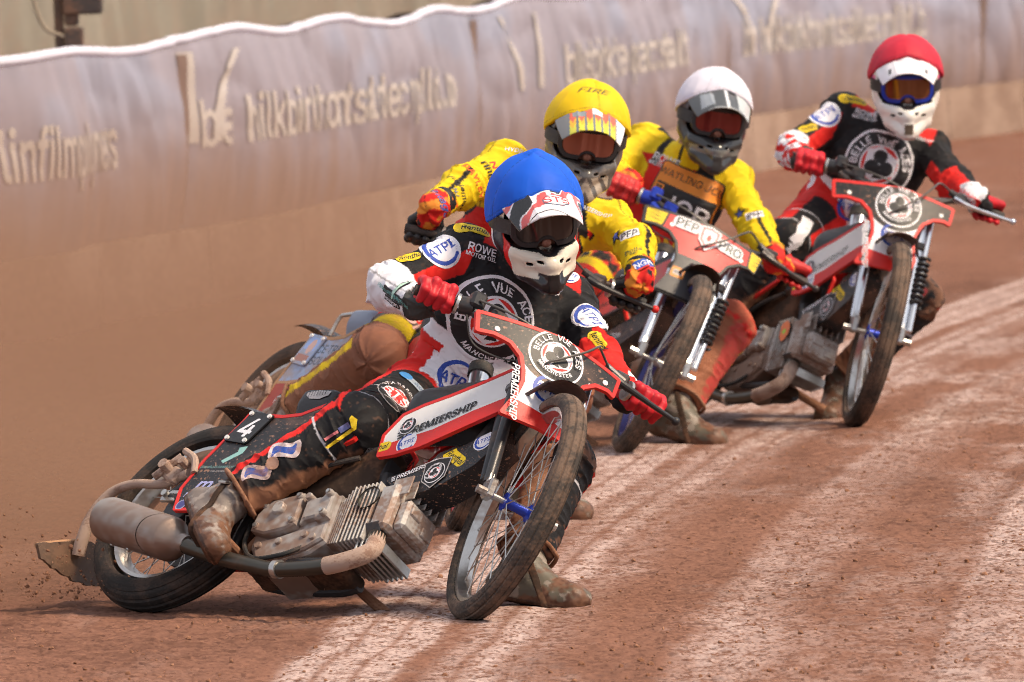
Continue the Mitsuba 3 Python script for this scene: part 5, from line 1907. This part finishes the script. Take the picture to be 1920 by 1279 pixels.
NAVY = np.array([.03, .05, .17])
FLAME_O = np.array([.70, .20, .01])
SUIT_PRINT = {
    1: [('chest_badge', 'crest', crest(.125)), ('belly_logo', 'belly', bare_swirl(.066, 'ATPI')), ('chest_lettering', 'rowe', stack(('ROWE', 'MOTOR OIL'), .022, WHITE, slant=.0)),
        ('chest_lettering', 'premi', bars_word('PREMIERSHIP', .0135, WHITE)), ('sleeve_patch', 'rsleeve', swirl(.060, 'ATPI')), ('shoulder_patch', 'rtab', tab(.10, .040, 'Renthal', r=.4)),
        ('sleeve_patch', 'rtab2', tab(.062, .036, 'Renthal', r=.4)), ('sleeve_band', 'band', [(sbox(-.062, -.008, .062, .012), BLACK), (sbox(-.045, -.024, .045, -.0085), BLACK), (text2d('FOR BULLSEYE POWER SYSTEMS', .0085, at=(0, .002)), np.array([.12, .34, .32])), (text2d('FOR MORE INFO', .007, at=(0, -.016)), WHITE)]),
        ('sleeve_flash', 'green', [(Polygon([(-.052, -.022), (-.03, .002), (.045, .010), (.05, .004), (.0, -.010), (-.035, -.028)]), BLACK), (Polygon([(-.048, -.020), (-.028, -.001), (.038, .006), (.0, -.008), (-.034, -.024)]), np.array([.42, .62, .52]))]),
        ('shoulder_patch', 'lred', swirl(.036, 'ATPI')), ('sleeve_patch', 'lsleeve', swirl(.055, 'ATPI')), ('sleeve_patch', 'ltab', tab(.065, .036, 'Renthal', r=.4)),
        ('thigh_badge', 'sts', oval_badge(.052, .040)), ('thigh_logo', 'wrench', [(rrect(.095, .020, .004, (.01, 0)), np.array([.30, .36, .42])), (ell(.020, .014, (-.045, .003)), np.array([.05, .24, .55])), (text2d('Roberts', .011, at=(.016, 0), slant=.3), np.array([.06, .12, .25]))]),
        ('knee_logo', 'flag', [(Polygon([(-.030, .055), (-.012, .062), (.010, .045), (.014, -.055), (.006, -.057), (.0, .036), (-.026, .044)]), YELLOW), (sbox(-.020, .0, -.003, .036), np.array([.12, .14, .34])), (sbox(-.016, -.05, -.008, -.004), np.array([.45, .12, .14]))]),
        ('shin_logo', 'swirl', [(wave(-.105, 0, .095, .024), np.array([.52, .42, .42])), (wave(-.01, .018, .105, .026), np.array([.60, .52, .54])), (wave(-.095, 0, .075, .012), np.array([.03, .09, .36])), (wave(0.0, .018, .082, .012), np.array([.03, .09, .40])), (ell(.020, .018, (-.005, 0)), np.array([.34, .20, .15]))])],
    2: [('sleeve_lettering', 'nt', [(text2d('NT', .030, at=(0, .012)), np.array([.55, .02, .03])), (text2d('ring', .028, at=(0, -.022)), BLACK)]), ('sleeve_lettering', 'yley', [(text2d('BAYLEY', .024), np.array([.65, .09, .01]))]),
        ('sleeve_lettering', 'col', [(text2d('coleman', .022, slant=.2), BLACK)]), ('sleeve_lettering', 'nj', [(text2d('W', .02, at=(-.012, .012)), BLACK), (text2d('NJ', .017, at=(.018, -.008)), np.array([.12, .16, .22]))]),
        ('sleeve_lettering', 'vint', [(text2d('Vintage', .026, slant=.3), NAVY * 2)]), ('sleeve_flames', 'flame', [(Polygon([(-.03, -.008), (-.005, .014), (.0, 0), (.028, .012), (.01, -.012), (-.01, -.005)]), FLAME_O)]),
        ('sleeve_star', 'star', [(star(.030), BLACK), (star(.018), NAVY * 3)]), ('sleeve_lettering', 'pfp', [(rrect(.066, .030, .004), WHITE), (text2d('PFP', .022, slant=.2), BLACK)]),
        ('sleeve_lettering', 'doll', stack(('Dolls', 'Rec'), .018, np.array([.10, .10, .05]))), ('sleeve_patch', 'ngk', [(rrect(.06, .044, .006), np.array([.04, .10, .42])), (text2d('NGK', .022, slant=.2), WHITE), (rrect(.06, .008, .003, (0, -.022)), np.array([.6, .04, .03]))]),
        ('chest_lettering', 'ship', [(text2d('PREMIERSHIP', .014, slant=.2), WHITE)]), ('hip_lettering', 'ign', [(text2d('IGN', .055), np.array([.55, .33, .30]))]), ('shoulder_lettering', 'hyd', [(text2d('HYDRAULICS', .016, slant=.3), WHITE)])],
    3: [('chest_patch', 'patch', [(rrect(.246, .210, .018), BLACK), (rrect(.236, .200, .014), ORANGE), (text2d('WATLING JCB', .025, at=(0, .066)), np.array([.10, .03, .01])), (rrect(.222, .118, .006, (.002, -.034)), BLACK), (text2d('JCB', .066, at=(.026, -.038), wide=1.0), WHITE * .9), (rrect(.034, .034, .002, (-.092, .0)), ORANGE), (rrect(.022, .022, .002, (-.092, 0)), BLACK), (text2d('C', .014, at=(-.092, 0)), ORANGE)]),
        ('chest_lettering', 'rowe', stack(('ROWE', 'MOTOR OIL'), .028, WHITE * .9, slant=0)), ('chest_lettering', 'jcbline', []), ('sleeve_star', 'star', [(star(.030), BLACK), (star(.017), NAVY * 2)]),
        ('sleeve_lettering', 'pfp', [(rrect(.066, .030, .004), WHITE), (text2d('PFP', .022, slant=.2), BLACK)]), ('lap_lettering', 'ons', [(text2d('IONS', .062), np.array([.16, .05, .01])), (text2d('IONS', .054), np.array([.68, .40, .02]))])],
    4: [('chest_badge', 'crest', crest(.128)), ('chest_lettering', 'rowe', stack(('ROWE', 'MOTOR OIL'), .022, WHITE, slant=0)), ('sleeve_patch', 'rsleeve', swirl(.060, 'ATPI')), ('shoulder_patch', 'rtab', tab(.10, .040, 'Renthal', r=.4)),
        ('sleeve_patch', 'rtab2', tab(.062, .036, 'Renthal', r=.4)), ('thigh_patch', 'thigh', [(Polygon([(-.075, -.02), (-.066, .024), (-.03, .018), (0, .03), (.04, .022), (.078, .028), (.082, -.02), (.03, -.026), (-.02, -.02), (-.05, -.028)]), WHITE), (Polygon([(-.105, -.02), (-.10, .010), (-.085, .0), (-.078, .018), (-.07, -.03), (-.088, -.012)]), WHITE)]),
        ('lap_logo', 'lap', bare_swirl(.060, 'ATPI')), ('sleeve_lettering', 'lsl', [(text2d('POWER', .022, at=(0, .01)), WHITE), (text2d('SYSTEMS', .016, at=(0, -.014)), WHITE)]), ('knee_patch', 'knee', [(rrect(.060, .05, .012), np.array([.55, .05, .05])), (text2d('R', .03), WHITE)]),
        ('shoulder_patch', 'lred', swirl(.034, 'ATPI')), ('chest_lettering', 'prem', bars_word('PREMIERSHIP', .0135, WHITE))]}
for k in SUIT_PRINT:
    s, m = RID[k], BODY[k]
    for name, ref, L in SUIT_PRINT[k]:
        if ref not in DEC[k] or not L: continue
        o, n, up = DEC[k][ref]
        big = name in ('chest_badge', 'chest_patch')
        if big: n = unit(np.asarray(n) * .5 + s.fwd)
        try:
            pm, c = print_mesh(L, on_mesh(m, o, n, up, .16 if big else .07), .008 if big else .010, .0030 if big else .0018, .0011 if big else .0007)
        except ValueError:
            print('no print', k, name)
            continue
        if 'shin' in name or 'knee' in name or 'hip' in name or 'badge' in name and 'thigh' in name:
            c = mudden(c, np.array(pm.vertices), np.full(len(c), .16 if 'shin' not in name else .42), 77)
        put(RIDER[k] + '__body__' + name, pm, 'm_print_dirty', s.B, color=c)
# prints on the helmets
for k, items in {1: [('lettering', ('STS', .030), (.175, .02, .115), (.5, 0, 1), (-1, 0, .6), 'peak')], 2: [('lettering', ('FIRE', .022), (.06, 0, .178), (.5, 0, 1), (-.8, 0, .5), 'cover')]}.items():
    HM, ms, mc, pk = HELM[k]
    for name, (wd, h), o, n, up, tgt in items:
        L = [(ell(.040, .026), np.array([.10, .12, .17])), (ell(.036, .022), WHITE * .9), (text2d(wd, h * .9, wide=1.1), np.array([.5, .05, .06]))] if tgt == 'peak' else [(text2d(wd, h, slant=.4, wide=1.5), np.array([.10, .08, .01]))]
        try:
            pm, c = print_mesh(L, on_mesh(pk if tgt == 'peak' else mc, o, n, up, .08), .008, .0012, .0007)
            put(RIDER[k] + '__helmet__' + name, pm, 'm_print', HM, color=c)
        except ValueError:
            pass


# ------------------------------------------------------------------ the setting
FENCE = np.array([(-14, 45.4), (-8.0, 47.2), (-4.8, 50.2), (-2.394, 53.2), (-1.974, 55.4), (-1.267, 58.8), (-0.893, 61.5), (0.129, 68.6), (1.691, 78.4), (3.878, 87.1), (7.0, 95.0), (13, 103)])


def fence_path(n=900):
    P = spline(FENCE, 60)
    d = np.r_[0, np.cumsum(np.linalg.norm(np.diff(P, axis=0), axis=1))]
    t = np.linspace(0, d[-1], n)
    return np.column_stack([np.interp(t, d, P[:, 0]), np.interp(t, d, P[:, 1])]), t


FP, FT = fence_path(3000)
FTAN = np.gradient(FP, axis=0)
FTAN /= np.linalg.norm(FTAN, axis=1, keepdims=True)
FNRM = np.column_stack([FTAN[:, 1], -FTAN[:, 0]])          # towards the track
FLEN = FT[-1]


def fence_at(t):
    x, y = np.interp(t, FT, FP[:, 0]), np.interp(t, FT, FP[:, 1])
    return np.column_stack([x, y]), np.column_stack([np.interp(t, FT, FNRM[:, 0]), np.interp(t, FT, FNRM[:, 1])])


def t_of_y(y):
    return float(np.interp(y, FP[:, 1], FT))


def top_h(t):
    return 1.31 + .022 * np.sin(t * 1.7) + .018 * np.sin(t * .63 + 1) + .02 * (meshkit.noise(np.column_stack([t * .9, t * 0, t * 0]), 3) - .5)


def grid_mesh(n, m):
    f = []
    i, j = np.meshgrid(np.arange(n - 1), np.arange(m - 1), indexing='ij')
    a = (i * m + j).ravel()
    return np.vstack([np.column_stack([a, a + m, a + m + 1]), np.column_stack([a, a + m + 1, a + 1])])


SEAMS = [t_of_y(y) for y in (43, 49.5, 57.1, 66.6, 77.5, 86.3, 94)]
SEAMS = [0] + SEAMS[1:] + [FLEN]


def fence_skin(t, h):
    """Bulge of the fence front from its base line (metres towards the track) at run t and height share h."""
    b = .07 * np.sin(np.pi * np.clip(h, 0, 1)) ** .8 - .03 * h
    for s in SEAMS[1:-1]:
        b = b * (1 - .75 * np.exp(-((t - s) / .16) ** 2)) - .05 * np.exp(-((t - s) / .10) ** 2)
    fold = meshkit.noise(np.column_stack([t * 1.9 + 1.1 * h, h * 1.2, t * 0]), 1)
    fold2 = meshkit.noise(np.column_stack([t * 4.6 - .9 * h, h * 2.2, t * 0 + 3]), 2)
    diag = meshkit.noise(np.column_stack([t * 1.1 + 2.5 * h, t * .3 - 3.0 * h, t * 0 + 7]), 4)
    crease = (1 - np.abs(2 * meshkit.noise(np.column_stack([t * 2.6 + .5 * h, h * .8, t * 0 + 13]), 6) - 1)) ** 4
    return b + .035 * (np.abs(fold - .5) * 2) + .018 * (fold2 - .5) + .030 * (np.abs(diag - .5) * 2) * h + .026 * crease * (.3 + .7 * h)


def fence_point(t, z, w=0.0):
    """Point on the fabric at run t and height z, w proud of it."""
    H = top_h(t)
    h = (z - .37) / (H - .37)
    xy, nn = fence_at(t)
    q = xy + nn * (fence_skin(t, h) + w)[:, None]
    return np.column_stack([q, z])


def fabric(p, n, uv):
    a = fbm(p.y * .8, p.z * 1.6, 1.0, octaves=3)
    b = fbm(p.y * 3.5, p.z * .9, 4.0, octaves=3)
    base = mix((.255, .235, .282), (.25, .258, .335), smoothstep(.42, .62, a) * smoothstep(.70, 1.15, p.z))
    d = smoothstep(1.0, .30, p.z + .55 * (b - .5)) * .7
    c = mix(base, (.245, .155, .112), d)
    return c * (.88 + .24 * fbm(p.y * 9, p.z * 2.0, 9.0, octaves=2))


mat('m_fabric', proc(fabric), rough=0.5, spec=0.4)
mat('m_seam', (.17, .115, .10), rough=.8)
mat('m_piping', (.62, .63, .75), rough=0.5)
mat('m_fence_print', (.46, .42, .395), rough=0.45)
mat('m_kick', worn((.30, .21, .16), (.20, .125, .09), 3, .35, .65, .8), rough=0.75, bump=relief(20, .004))
mat('m_gap', (.10, .06, .045), rough=.9)
mat('m_tarp', worn((.215, .197, .16), (.23, .185, .145), 1.2, .35, .6, .8), rough=0.85)
mat('m_post', worn((.03, .026, .028), (.16, .075, .04), 6, .4, .7, .7), rough=.6)
mat('m_rope', (.30, .25, .19), rough=.8)

labels['air_fence'] = dict(label='long inflated safety fence of dusty lilac grey fabric with pale lettering along the track', category='fence')
for a, b in zip(SEAMS[:-1], SEAMS[1:]):
    nt = max(12, int((b - a) / .045))
    nz = 40
    t = np.linspace(a + .012, b - .012, nt)
    hh = np.linspace(0, 1, nz)
    tg, hg = np.meshgrid(t, hh, indexing='ij')
    tg, hg = tg.ravel(), hg.ravel()
    z = .37 + hg * (top_h(tg) - .37)
    v = fence_point(tg, z)
    # the back skin closes the panel
    xy, nn = fence_at(tg)
    back = np.column_stack([xy - nn * (.55 * np.sin(np.pi * np.clip(hg * .92 + .04, 0, 1)) ** .5)[:, None], z])
    f = grid_mesh(nt, nz)
    put('air_fence__panel', cat(tm(v, f), tm(back, f[:, ::-1])), 'm_fabric', smooth=True)
tt = np.linspace(0, FLEN, 1800)
xy, nn = fence_at(tt)
zz = top_h(tt) + .012
tp = np.column_stack([xy + nn * (fence_skin(tt, np.ones_like(tt)) - .005)[:, None], zz])
put('air_fence__top_piping', tube(tp, .026, 8), 'm_piping', smooth=True)
for s_ in SEAMS[1:-1]:
    q = np.linspace(.40, 1.25, 16)
    L, Rr = fence_point(s_ - .04 + .05 * (q - .4), q, .020), fence_point(s_ + .04 + .05 * (q - .4), q, .020)
    v = np.vstack([L, Rr])
    f = []
    for i in range(15): f += [[i, 16 + i, 17 + i], [i, 17 + i, i + 1]]
    put('air_fence__seam_strap', tm(v, f), 'm_seam')


def fence_text(word, t0, t1, z, h, bold=True):
    if ' ' in word:
        a, b = word.split(' ', 1)
        n = len(word)
        fence_text(a, t0, t0 + (t1 - t0) * len(a) / n, z, h)
        return fence_text(b, t0 + (t1 - t0) * (len(a) + 1) / n, t1, z, h)
    (v, f) = text2d(word, 1.0, align='l', bold=bold)
    wv = np.ptp(v[:, 0])
    V3, F3 = trimesh.remesh.subdivide_to_size(np.column_stack([v, v[:, 0] * 0]), f, .05)
    t = t1 - (V3[:, 0] / wv) * (t1 - t0) if t1 < t0 else t0 + V3[:, 0] / wv * (t1 - t0)
    X = fence_point(t, z + V3[:, 1] * h, .009)
    return put('air_fence__lettering', tm(X, F3), 'm_fence_print')


def run(u):
    """Run along the fence at the depth that stands at photograph column u."""
    s = np.interp(u, [-300, 0, 200, 500, 650, 1000, 1420, 1910, 2300], [430, 401, 385, 363, 347, 311, 272, 245, 226])
    return t_of_y(FPX / s)


fence_text('northsterlinfilmpolyrners', run(-95), run(208), .86, .24)
fence_text('be hilkbirkhontsaldecrplld.b', run(372), run(852), .90, .23)
fence_text('billsbirkhelpackstalt', run(1062), run(1300), .92, .24)
fence_text('be hilkbirkhontsaldecrplld.b', run(1400), run(1770), .92, .24)
for u0 in (362, 392, 975, 1010, 1412, 1444):
    t = run(u0)
    lean = .10 if u0 in (392, 1444) else -.10 if u0 in (975, 1412) else 0
    q = np.linspace(0, 1, 14)
    zc = .80 + .46 * q
    tc = t + lean * 6 * q ** 2
    L, Rr = fence_point(tc - .07, zc, .012), fence_point(tc + .07, zc, .012)
    v = np.vstack([L, Rr])
    f = []
    for i in range(13): f += [[i, 14 + i, 15 + i], [i, 15 + i, i + 1]]
    f = np.array(f)
    put('air_fence__tall_letter', tm(v, f), 'm_fence_print')
# kickboards under the fabric
kb = np.arange(0, FLEN, 2.35)
for a, b in zip(kb[:-1], kb[1:]):
    t = np.linspace(a + .012, b - .012, 14)
    xy, nn = fence_at(t)
    f0 = np.column_stack([xy + nn * .06, t * 0 - .02])
    f1 = np.column_stack([xy + nn * .05, t * 0 + .375])
    b0, b1 = f0 - np.column_stack([nn * .03, t * 0]), f1 - np.column_stack([nn * .03, t * 0])
    v = np.stack([f0, f1, b1, b0], 1).reshape(-1, 3)
    f = []
    for i in range(13):
        for j in range(4):
            q = [i * 4 + j, i * 4 + (j + 1) % 4, i * 4 + 4 + (j + 1) % 4, i * 4 + 4 + j]
            f += [[q[0], q[2], q[1]], [q[0], q[3], q[2]]]
    f += [[0, 1, 2], [0, 2, 3], [52, 54, 53], [52, 55, 54]]
    put('air_fence__kickboard', tm(v, f), 'm_kick')
t = np.linspace(0, FLEN, 400)
xy, nn = fence_at(t)
v = np.vstack([np.column_stack([xy + nn * .02, t * 0 - .02]), np.column_stack([xy + nn * .02, t * 0 + .37])])
f = np.vstack([[[i, i + 1, i + 401], [i, i + 401, i + 400]] for i in range(399)])
put('air_fence__backing_board', tm(v, f), 'm_gap')

# tarpaulin screen behind, with a post, two wooden blocks and a slack rope
labels['tarpaulin_screen'] = dict(label='tall khaki tarpaulin screen hanging behind the safety fence at the top left', category='tarpaulin')
t = np.linspace(0, FLEN, 700)
xy, nn = fence_at(t)
zs = np.linspace(-.02, 4.2, 26)
tg, zg = np.meshgrid(t, zs, indexing='ij')
sway = .18 * (meshkit.fbm(np.column_stack([tg.ravel() * .9, zg.ravel() * .5, tg.ravel() * 0]), 3, 5) - .5) + .05 * (meshkit.noise(np.column_stack([tg.ravel() * 3 + zg.ravel(), zg.ravel(), tg.ravel() * 0]), 9) - .5)
base = np.repeat(xy - nn * 2.6, 26, 0) + np.repeat(nn, 26, 0) * sway[:, None] * 1.6
put('tarpaulin_screen__sheet', tm(np.column_stack([base, zg.ravel()]), grid_mesh(700, 26)), 'm_tarp', smooth=True)


pb = np.array([-2.17, 56.2])
labels['post'] = dict(label='thin dark rusty post with two wooden blocks standing behind the safety fence', category='post')
put('post__pole', tube([(pb[0], pb[1], -.05), (pb[0] - .005, pb[1], 2.6)], .024, 12), 'm_post', smooth=30)
put('post__block', cbox((.20, .14, .17), .012, (pb[0] + .115, pb[1], 1.565)), 'm_post')
put('post__block', cbox((.09, .12, .10), .010, (pb[0] + .07, pb[1] - .02, 1.37)), 'm_post')
put('post__bracket', cbox((.07, .08, .07), .010, (pb[0] + .06, pb[1], 1.46)), 'm_post')
LAB_ROPE = dict(label='slack pale rope hanging beside the dark post behind the fence', category='rope')
put('rope', tube([(pb[0] - .13, pb[1] - .05, 1.75), (pb[0] - .12, pb[1] - .05, 1.56), (pb[0] - .07, pb[1] - .05, 1.42), (pb[0] + .03, pb[1] - .06, 1.37), (pb[0] + .09, pb[1] - .06, 1.30), (pb[0] + .10, pb[1] - .05, 1.1), (pb[0] + .08, pb[1] - .04, -.02)], .010, 8, 6), 'm_rope', smooth=True)
labels['rope'] = LAB_ROPE

# ---- the shale track: one fine sheet under the riders and a wide plain one round it
def height(x, y):
    q = x - track_x(y)
    P = np.column_stack([x, y, 0 * x])
    h = .008 * (meshkit.fbm(P * [14, 9, 1], 4, 1) - .5) + .006 * (meshkit.noise(P * [52, 26, 1], 3) - .5)
    h += .020 * (meshkit.fbm(np.column_stack([q * 7, y * .12, 0 * x]), 3, 5) - .5)
    clump = np.maximum(0, meshkit.noise(P * [42, 24, 1], 6) - .68) * .014
    lane = np.exp(-((q - .22) / .28) ** 2)
    return (h + clump * (1 - lane)) * (1 - .55 * lane)


labels['track'] = dict(label='red brown shale speedway track with dry pale dust and tyre ruts', kind='structure')
xs = np.arange(-2.2, 2.6, .011)
ys = np.concatenate([np.arange(28.4, 36, .016), np.arange(36, 47, .03)])
xg, yg = np.meshgrid(xs, ys, indexing='ij')
xf, yf = xg.ravel(), yg.ravel()
fade = np.minimum.reduce([sstep(-2.2, -1.9, xf), sstep(2.6, 2.3, xf), sstep(28.4, 28.9, yf), sstep(47, 45.5, yf)])
zf = height(xf, yf) * fade
for k in (1, 2, 3, 4):
    for w in (0, 1):
        pass
scene['track'] = mikit.ply(tm(np.column_stack([xf, yf, zf + .004]), grid_mesh(len(xs), len(ys))), 'm_soil', smooth=True)
labels['ground'] = dict(label='flat brown shale of the wider speedway circuit running out past the fence', kind='structure')
gx = np.concatenate([np.linspace(-260, -10, 14), np.linspace(-9.5, 12, 90), np.linspace(14, 260, 14)])
gy = np.concatenate([np.linspace(-60, 24, 12), np.linspace(25, 110, 240), np.linspace(115, 420, 14)])
xg, yg = np.meshgrid(gx, gy, indexing='ij')
scene['ground'] = mikit.ply(tm(np.column_stack([xg.ravel(), yg.ravel(), -.012 + 0 * xg.ravel()]), grid_mesh(len(gx), len(gy))), 'm_soil', smooth=True)

# loose clods on the track, and clods thrown up behind the rear wheels: each one mesh of many pieces
ico = trimesh.creation.icosphere(1, 1.0)


def clods(n, pos, size, seed):
    r = np.random.default_rng(seed)
    V, F = [], []
    base = np.array(ico.vertices)
    for i in range(n):
        sc = size[i] * (.6 + .8 * r.random(3))
        sh = base * (1 + .35 * (r.random((len(base), 1)) - .5)) * sc
        q = trimesh.transformations.random_rotation_matrix(r.random(3))[:3, :3]
        V.append(sh @ q.T + pos[i])
        F.append(np.array(ico.faces) + i * len(base))
    return tm(np.vstack(V), np.vstack(F))


r = np.random.default_rng(3)
n = 2400
y = 29 + 17 * r.random(n) ** 1.5
x = -2.1 + 4.6 * r.random(n)
q = x - track_x(y)
keep = r.random(n) > .75 * np.exp(-((q - .22) / .25) ** 2)
x, y = x[keep], y[keep]
sz = .0022 + .0058 * r.random(len(x)) ** 4
z = height(x, y) + .004 + sz * .3
labels['loose_shale'] = dict(label='loose crumbs of shale scattered over the track', kind='stuff', category='gravel')
scene['loose_shale'] = mikit.ply(clods(len(x), np.column_stack([x, y, z]), sz, 4), 'm_mud', smooth=False)
n = 1500
t = r.random(n) ** 1.4
B1 = pose(1)[0]
hd = unit(B1[:2, 0])
sd = np.array([-hd[1], hd[0]])
bk, sp_ = .1 + 4.5 * t, (r.random(n) - .5)
d = np.column_stack([-(hd[None] * bk[:, None]) + sd[None] * ((.15 + .30 * bk) * sp_ * 2 - .10 * bk)[:, None], .02 + (.12 + .22 * bk) * r.random(n) ** 1.8])
P0 = B1[:3, 3] + np.array([0, 0, .01])
labels['flying_shale'] = dict(label='specks of shale thrown up behind the foremost rear wheel', kind='stuff', category='gravel')
scene['flying_shale'] = mikit.ply(clods(n, P0 + d, .0016 + .0045 * r.random(n) ** 4, 5), 'm_mud', smooth=False)
for k_ in ('loose_shale', 'flying_shale'):
    labels[k_].pop('category')

# ---- the dust blown off the wheels: a cloud of air with its own shape
DUST_LO, DUST_HI = np.array([-7.5, 32.4, -.30]), np.array([1.0, 52.0, 2.3])


def dust_grid():
    nx, ny, nz = 96, 80, 40
    gx = np.linspace(DUST_LO[0], DUST_HI[0], nx)
    gy = np.linspace(DUST_LO[1], DUST_HI[1], ny)
    gz = np.linspace(DUST_LO[2], DUST_HI[2], nz)
    z, y, x = np.meshgrid(gz, gy, gx, indexing='ij')
    P = np.column_stack([x.ravel(), y.ravel(), z.ravel()])
    den = np.zeros(len(P))
    for k, amp in ((1, 1.5), (2, 1.3), (3, .25)):
        B = pose(k)[0]
        o = B[:3, 3]
        hd = unit(B[:2, 0])
        back = -(P[:, :2] - o[:2]) @ hd                    # metres behind the rear wheel
        side = (P[:, :2] - o[:2]) @ np.array([-hd[1], hd[0]])
        grow = .16 + .16 * np.maximum(back, 0)
        w = np.exp(-.5 * ((side + .10 * back) / (grow * 1.7)) ** 2)
        hz = np.exp(-(np.maximum(P[:, 2], 0) / np.minimum(grow * 1.2, .70)) ** 2.2)
        den += amp * w * hz * sstep(-.1, .5, back) * np.exp(-back / 7)
    blob = np.exp(-((P[:, 0] + 1.25 - .05 * (P[:, 1] - 43)) / 1.15) ** 2 - ((P[:, 1] - 43) / 5) ** 2 - (np.maximum(P[:, 2], 0) / (.62 + .12 * (P[:, 0] + 1.25))) ** 2 * (P[:, 2] > 0))
    den += .15 * blob
    den += .09 * np.exp(-np.maximum(P[:, 2], 0) / .40) * sstep(-.2, -1.6, P[:, 0] - .055 * (P[:, 1] - 36))
    n = meshkit.fbm(P * [1.3, .8, 1.9], 4, 12)
    den *= .20 + 1.6 * sstep(.30, .70, n)
    den = np.minimum(den, .36)
    e_ = np.minimum.reduce([sstep(0, .8, P[:, 0] - DUST_LO[0]), sstep(0, 1.0, DUST_HI[0] - P[:, 0]), sstep(0, .4, P[:, 1] - DUST_LO[1]), sstep(0, 2.0, DUST_HI[1] - P[:, 1]), sstep(0, .5, DUST_HI[2] - P[:, 2])])
    return (den * e_).reshape(nz, ny, nx).astype(np.float32)


DG = dust_grid()
c_, h_ = (DUST_LO + DUST_HI) / 2, (DUST_HI - DUST_LO) / 2
labels['dust_cloud'] = dict(label='brown cloud of shale dust drifting behind the motorcycles', kind='stuff')
DUST = 1.7
scene['dust_cloud'] = dict(type='cube', to_world=T().translate(c_.tolist()).scale(h_.tolist()), bsdf=dict(type='null'),
                           interior=dict(type='heterogeneous', albedo=rgb((.47, .295, .205)),
                                         sigma_t=dict(type='gridvolume', grid=mi.VolumeGrid(DG[..., None]), to_world=T().translate(DUST_LO.tolist()).scale((DUST_HI - DUST_LO).tolist())), scale=DUST))
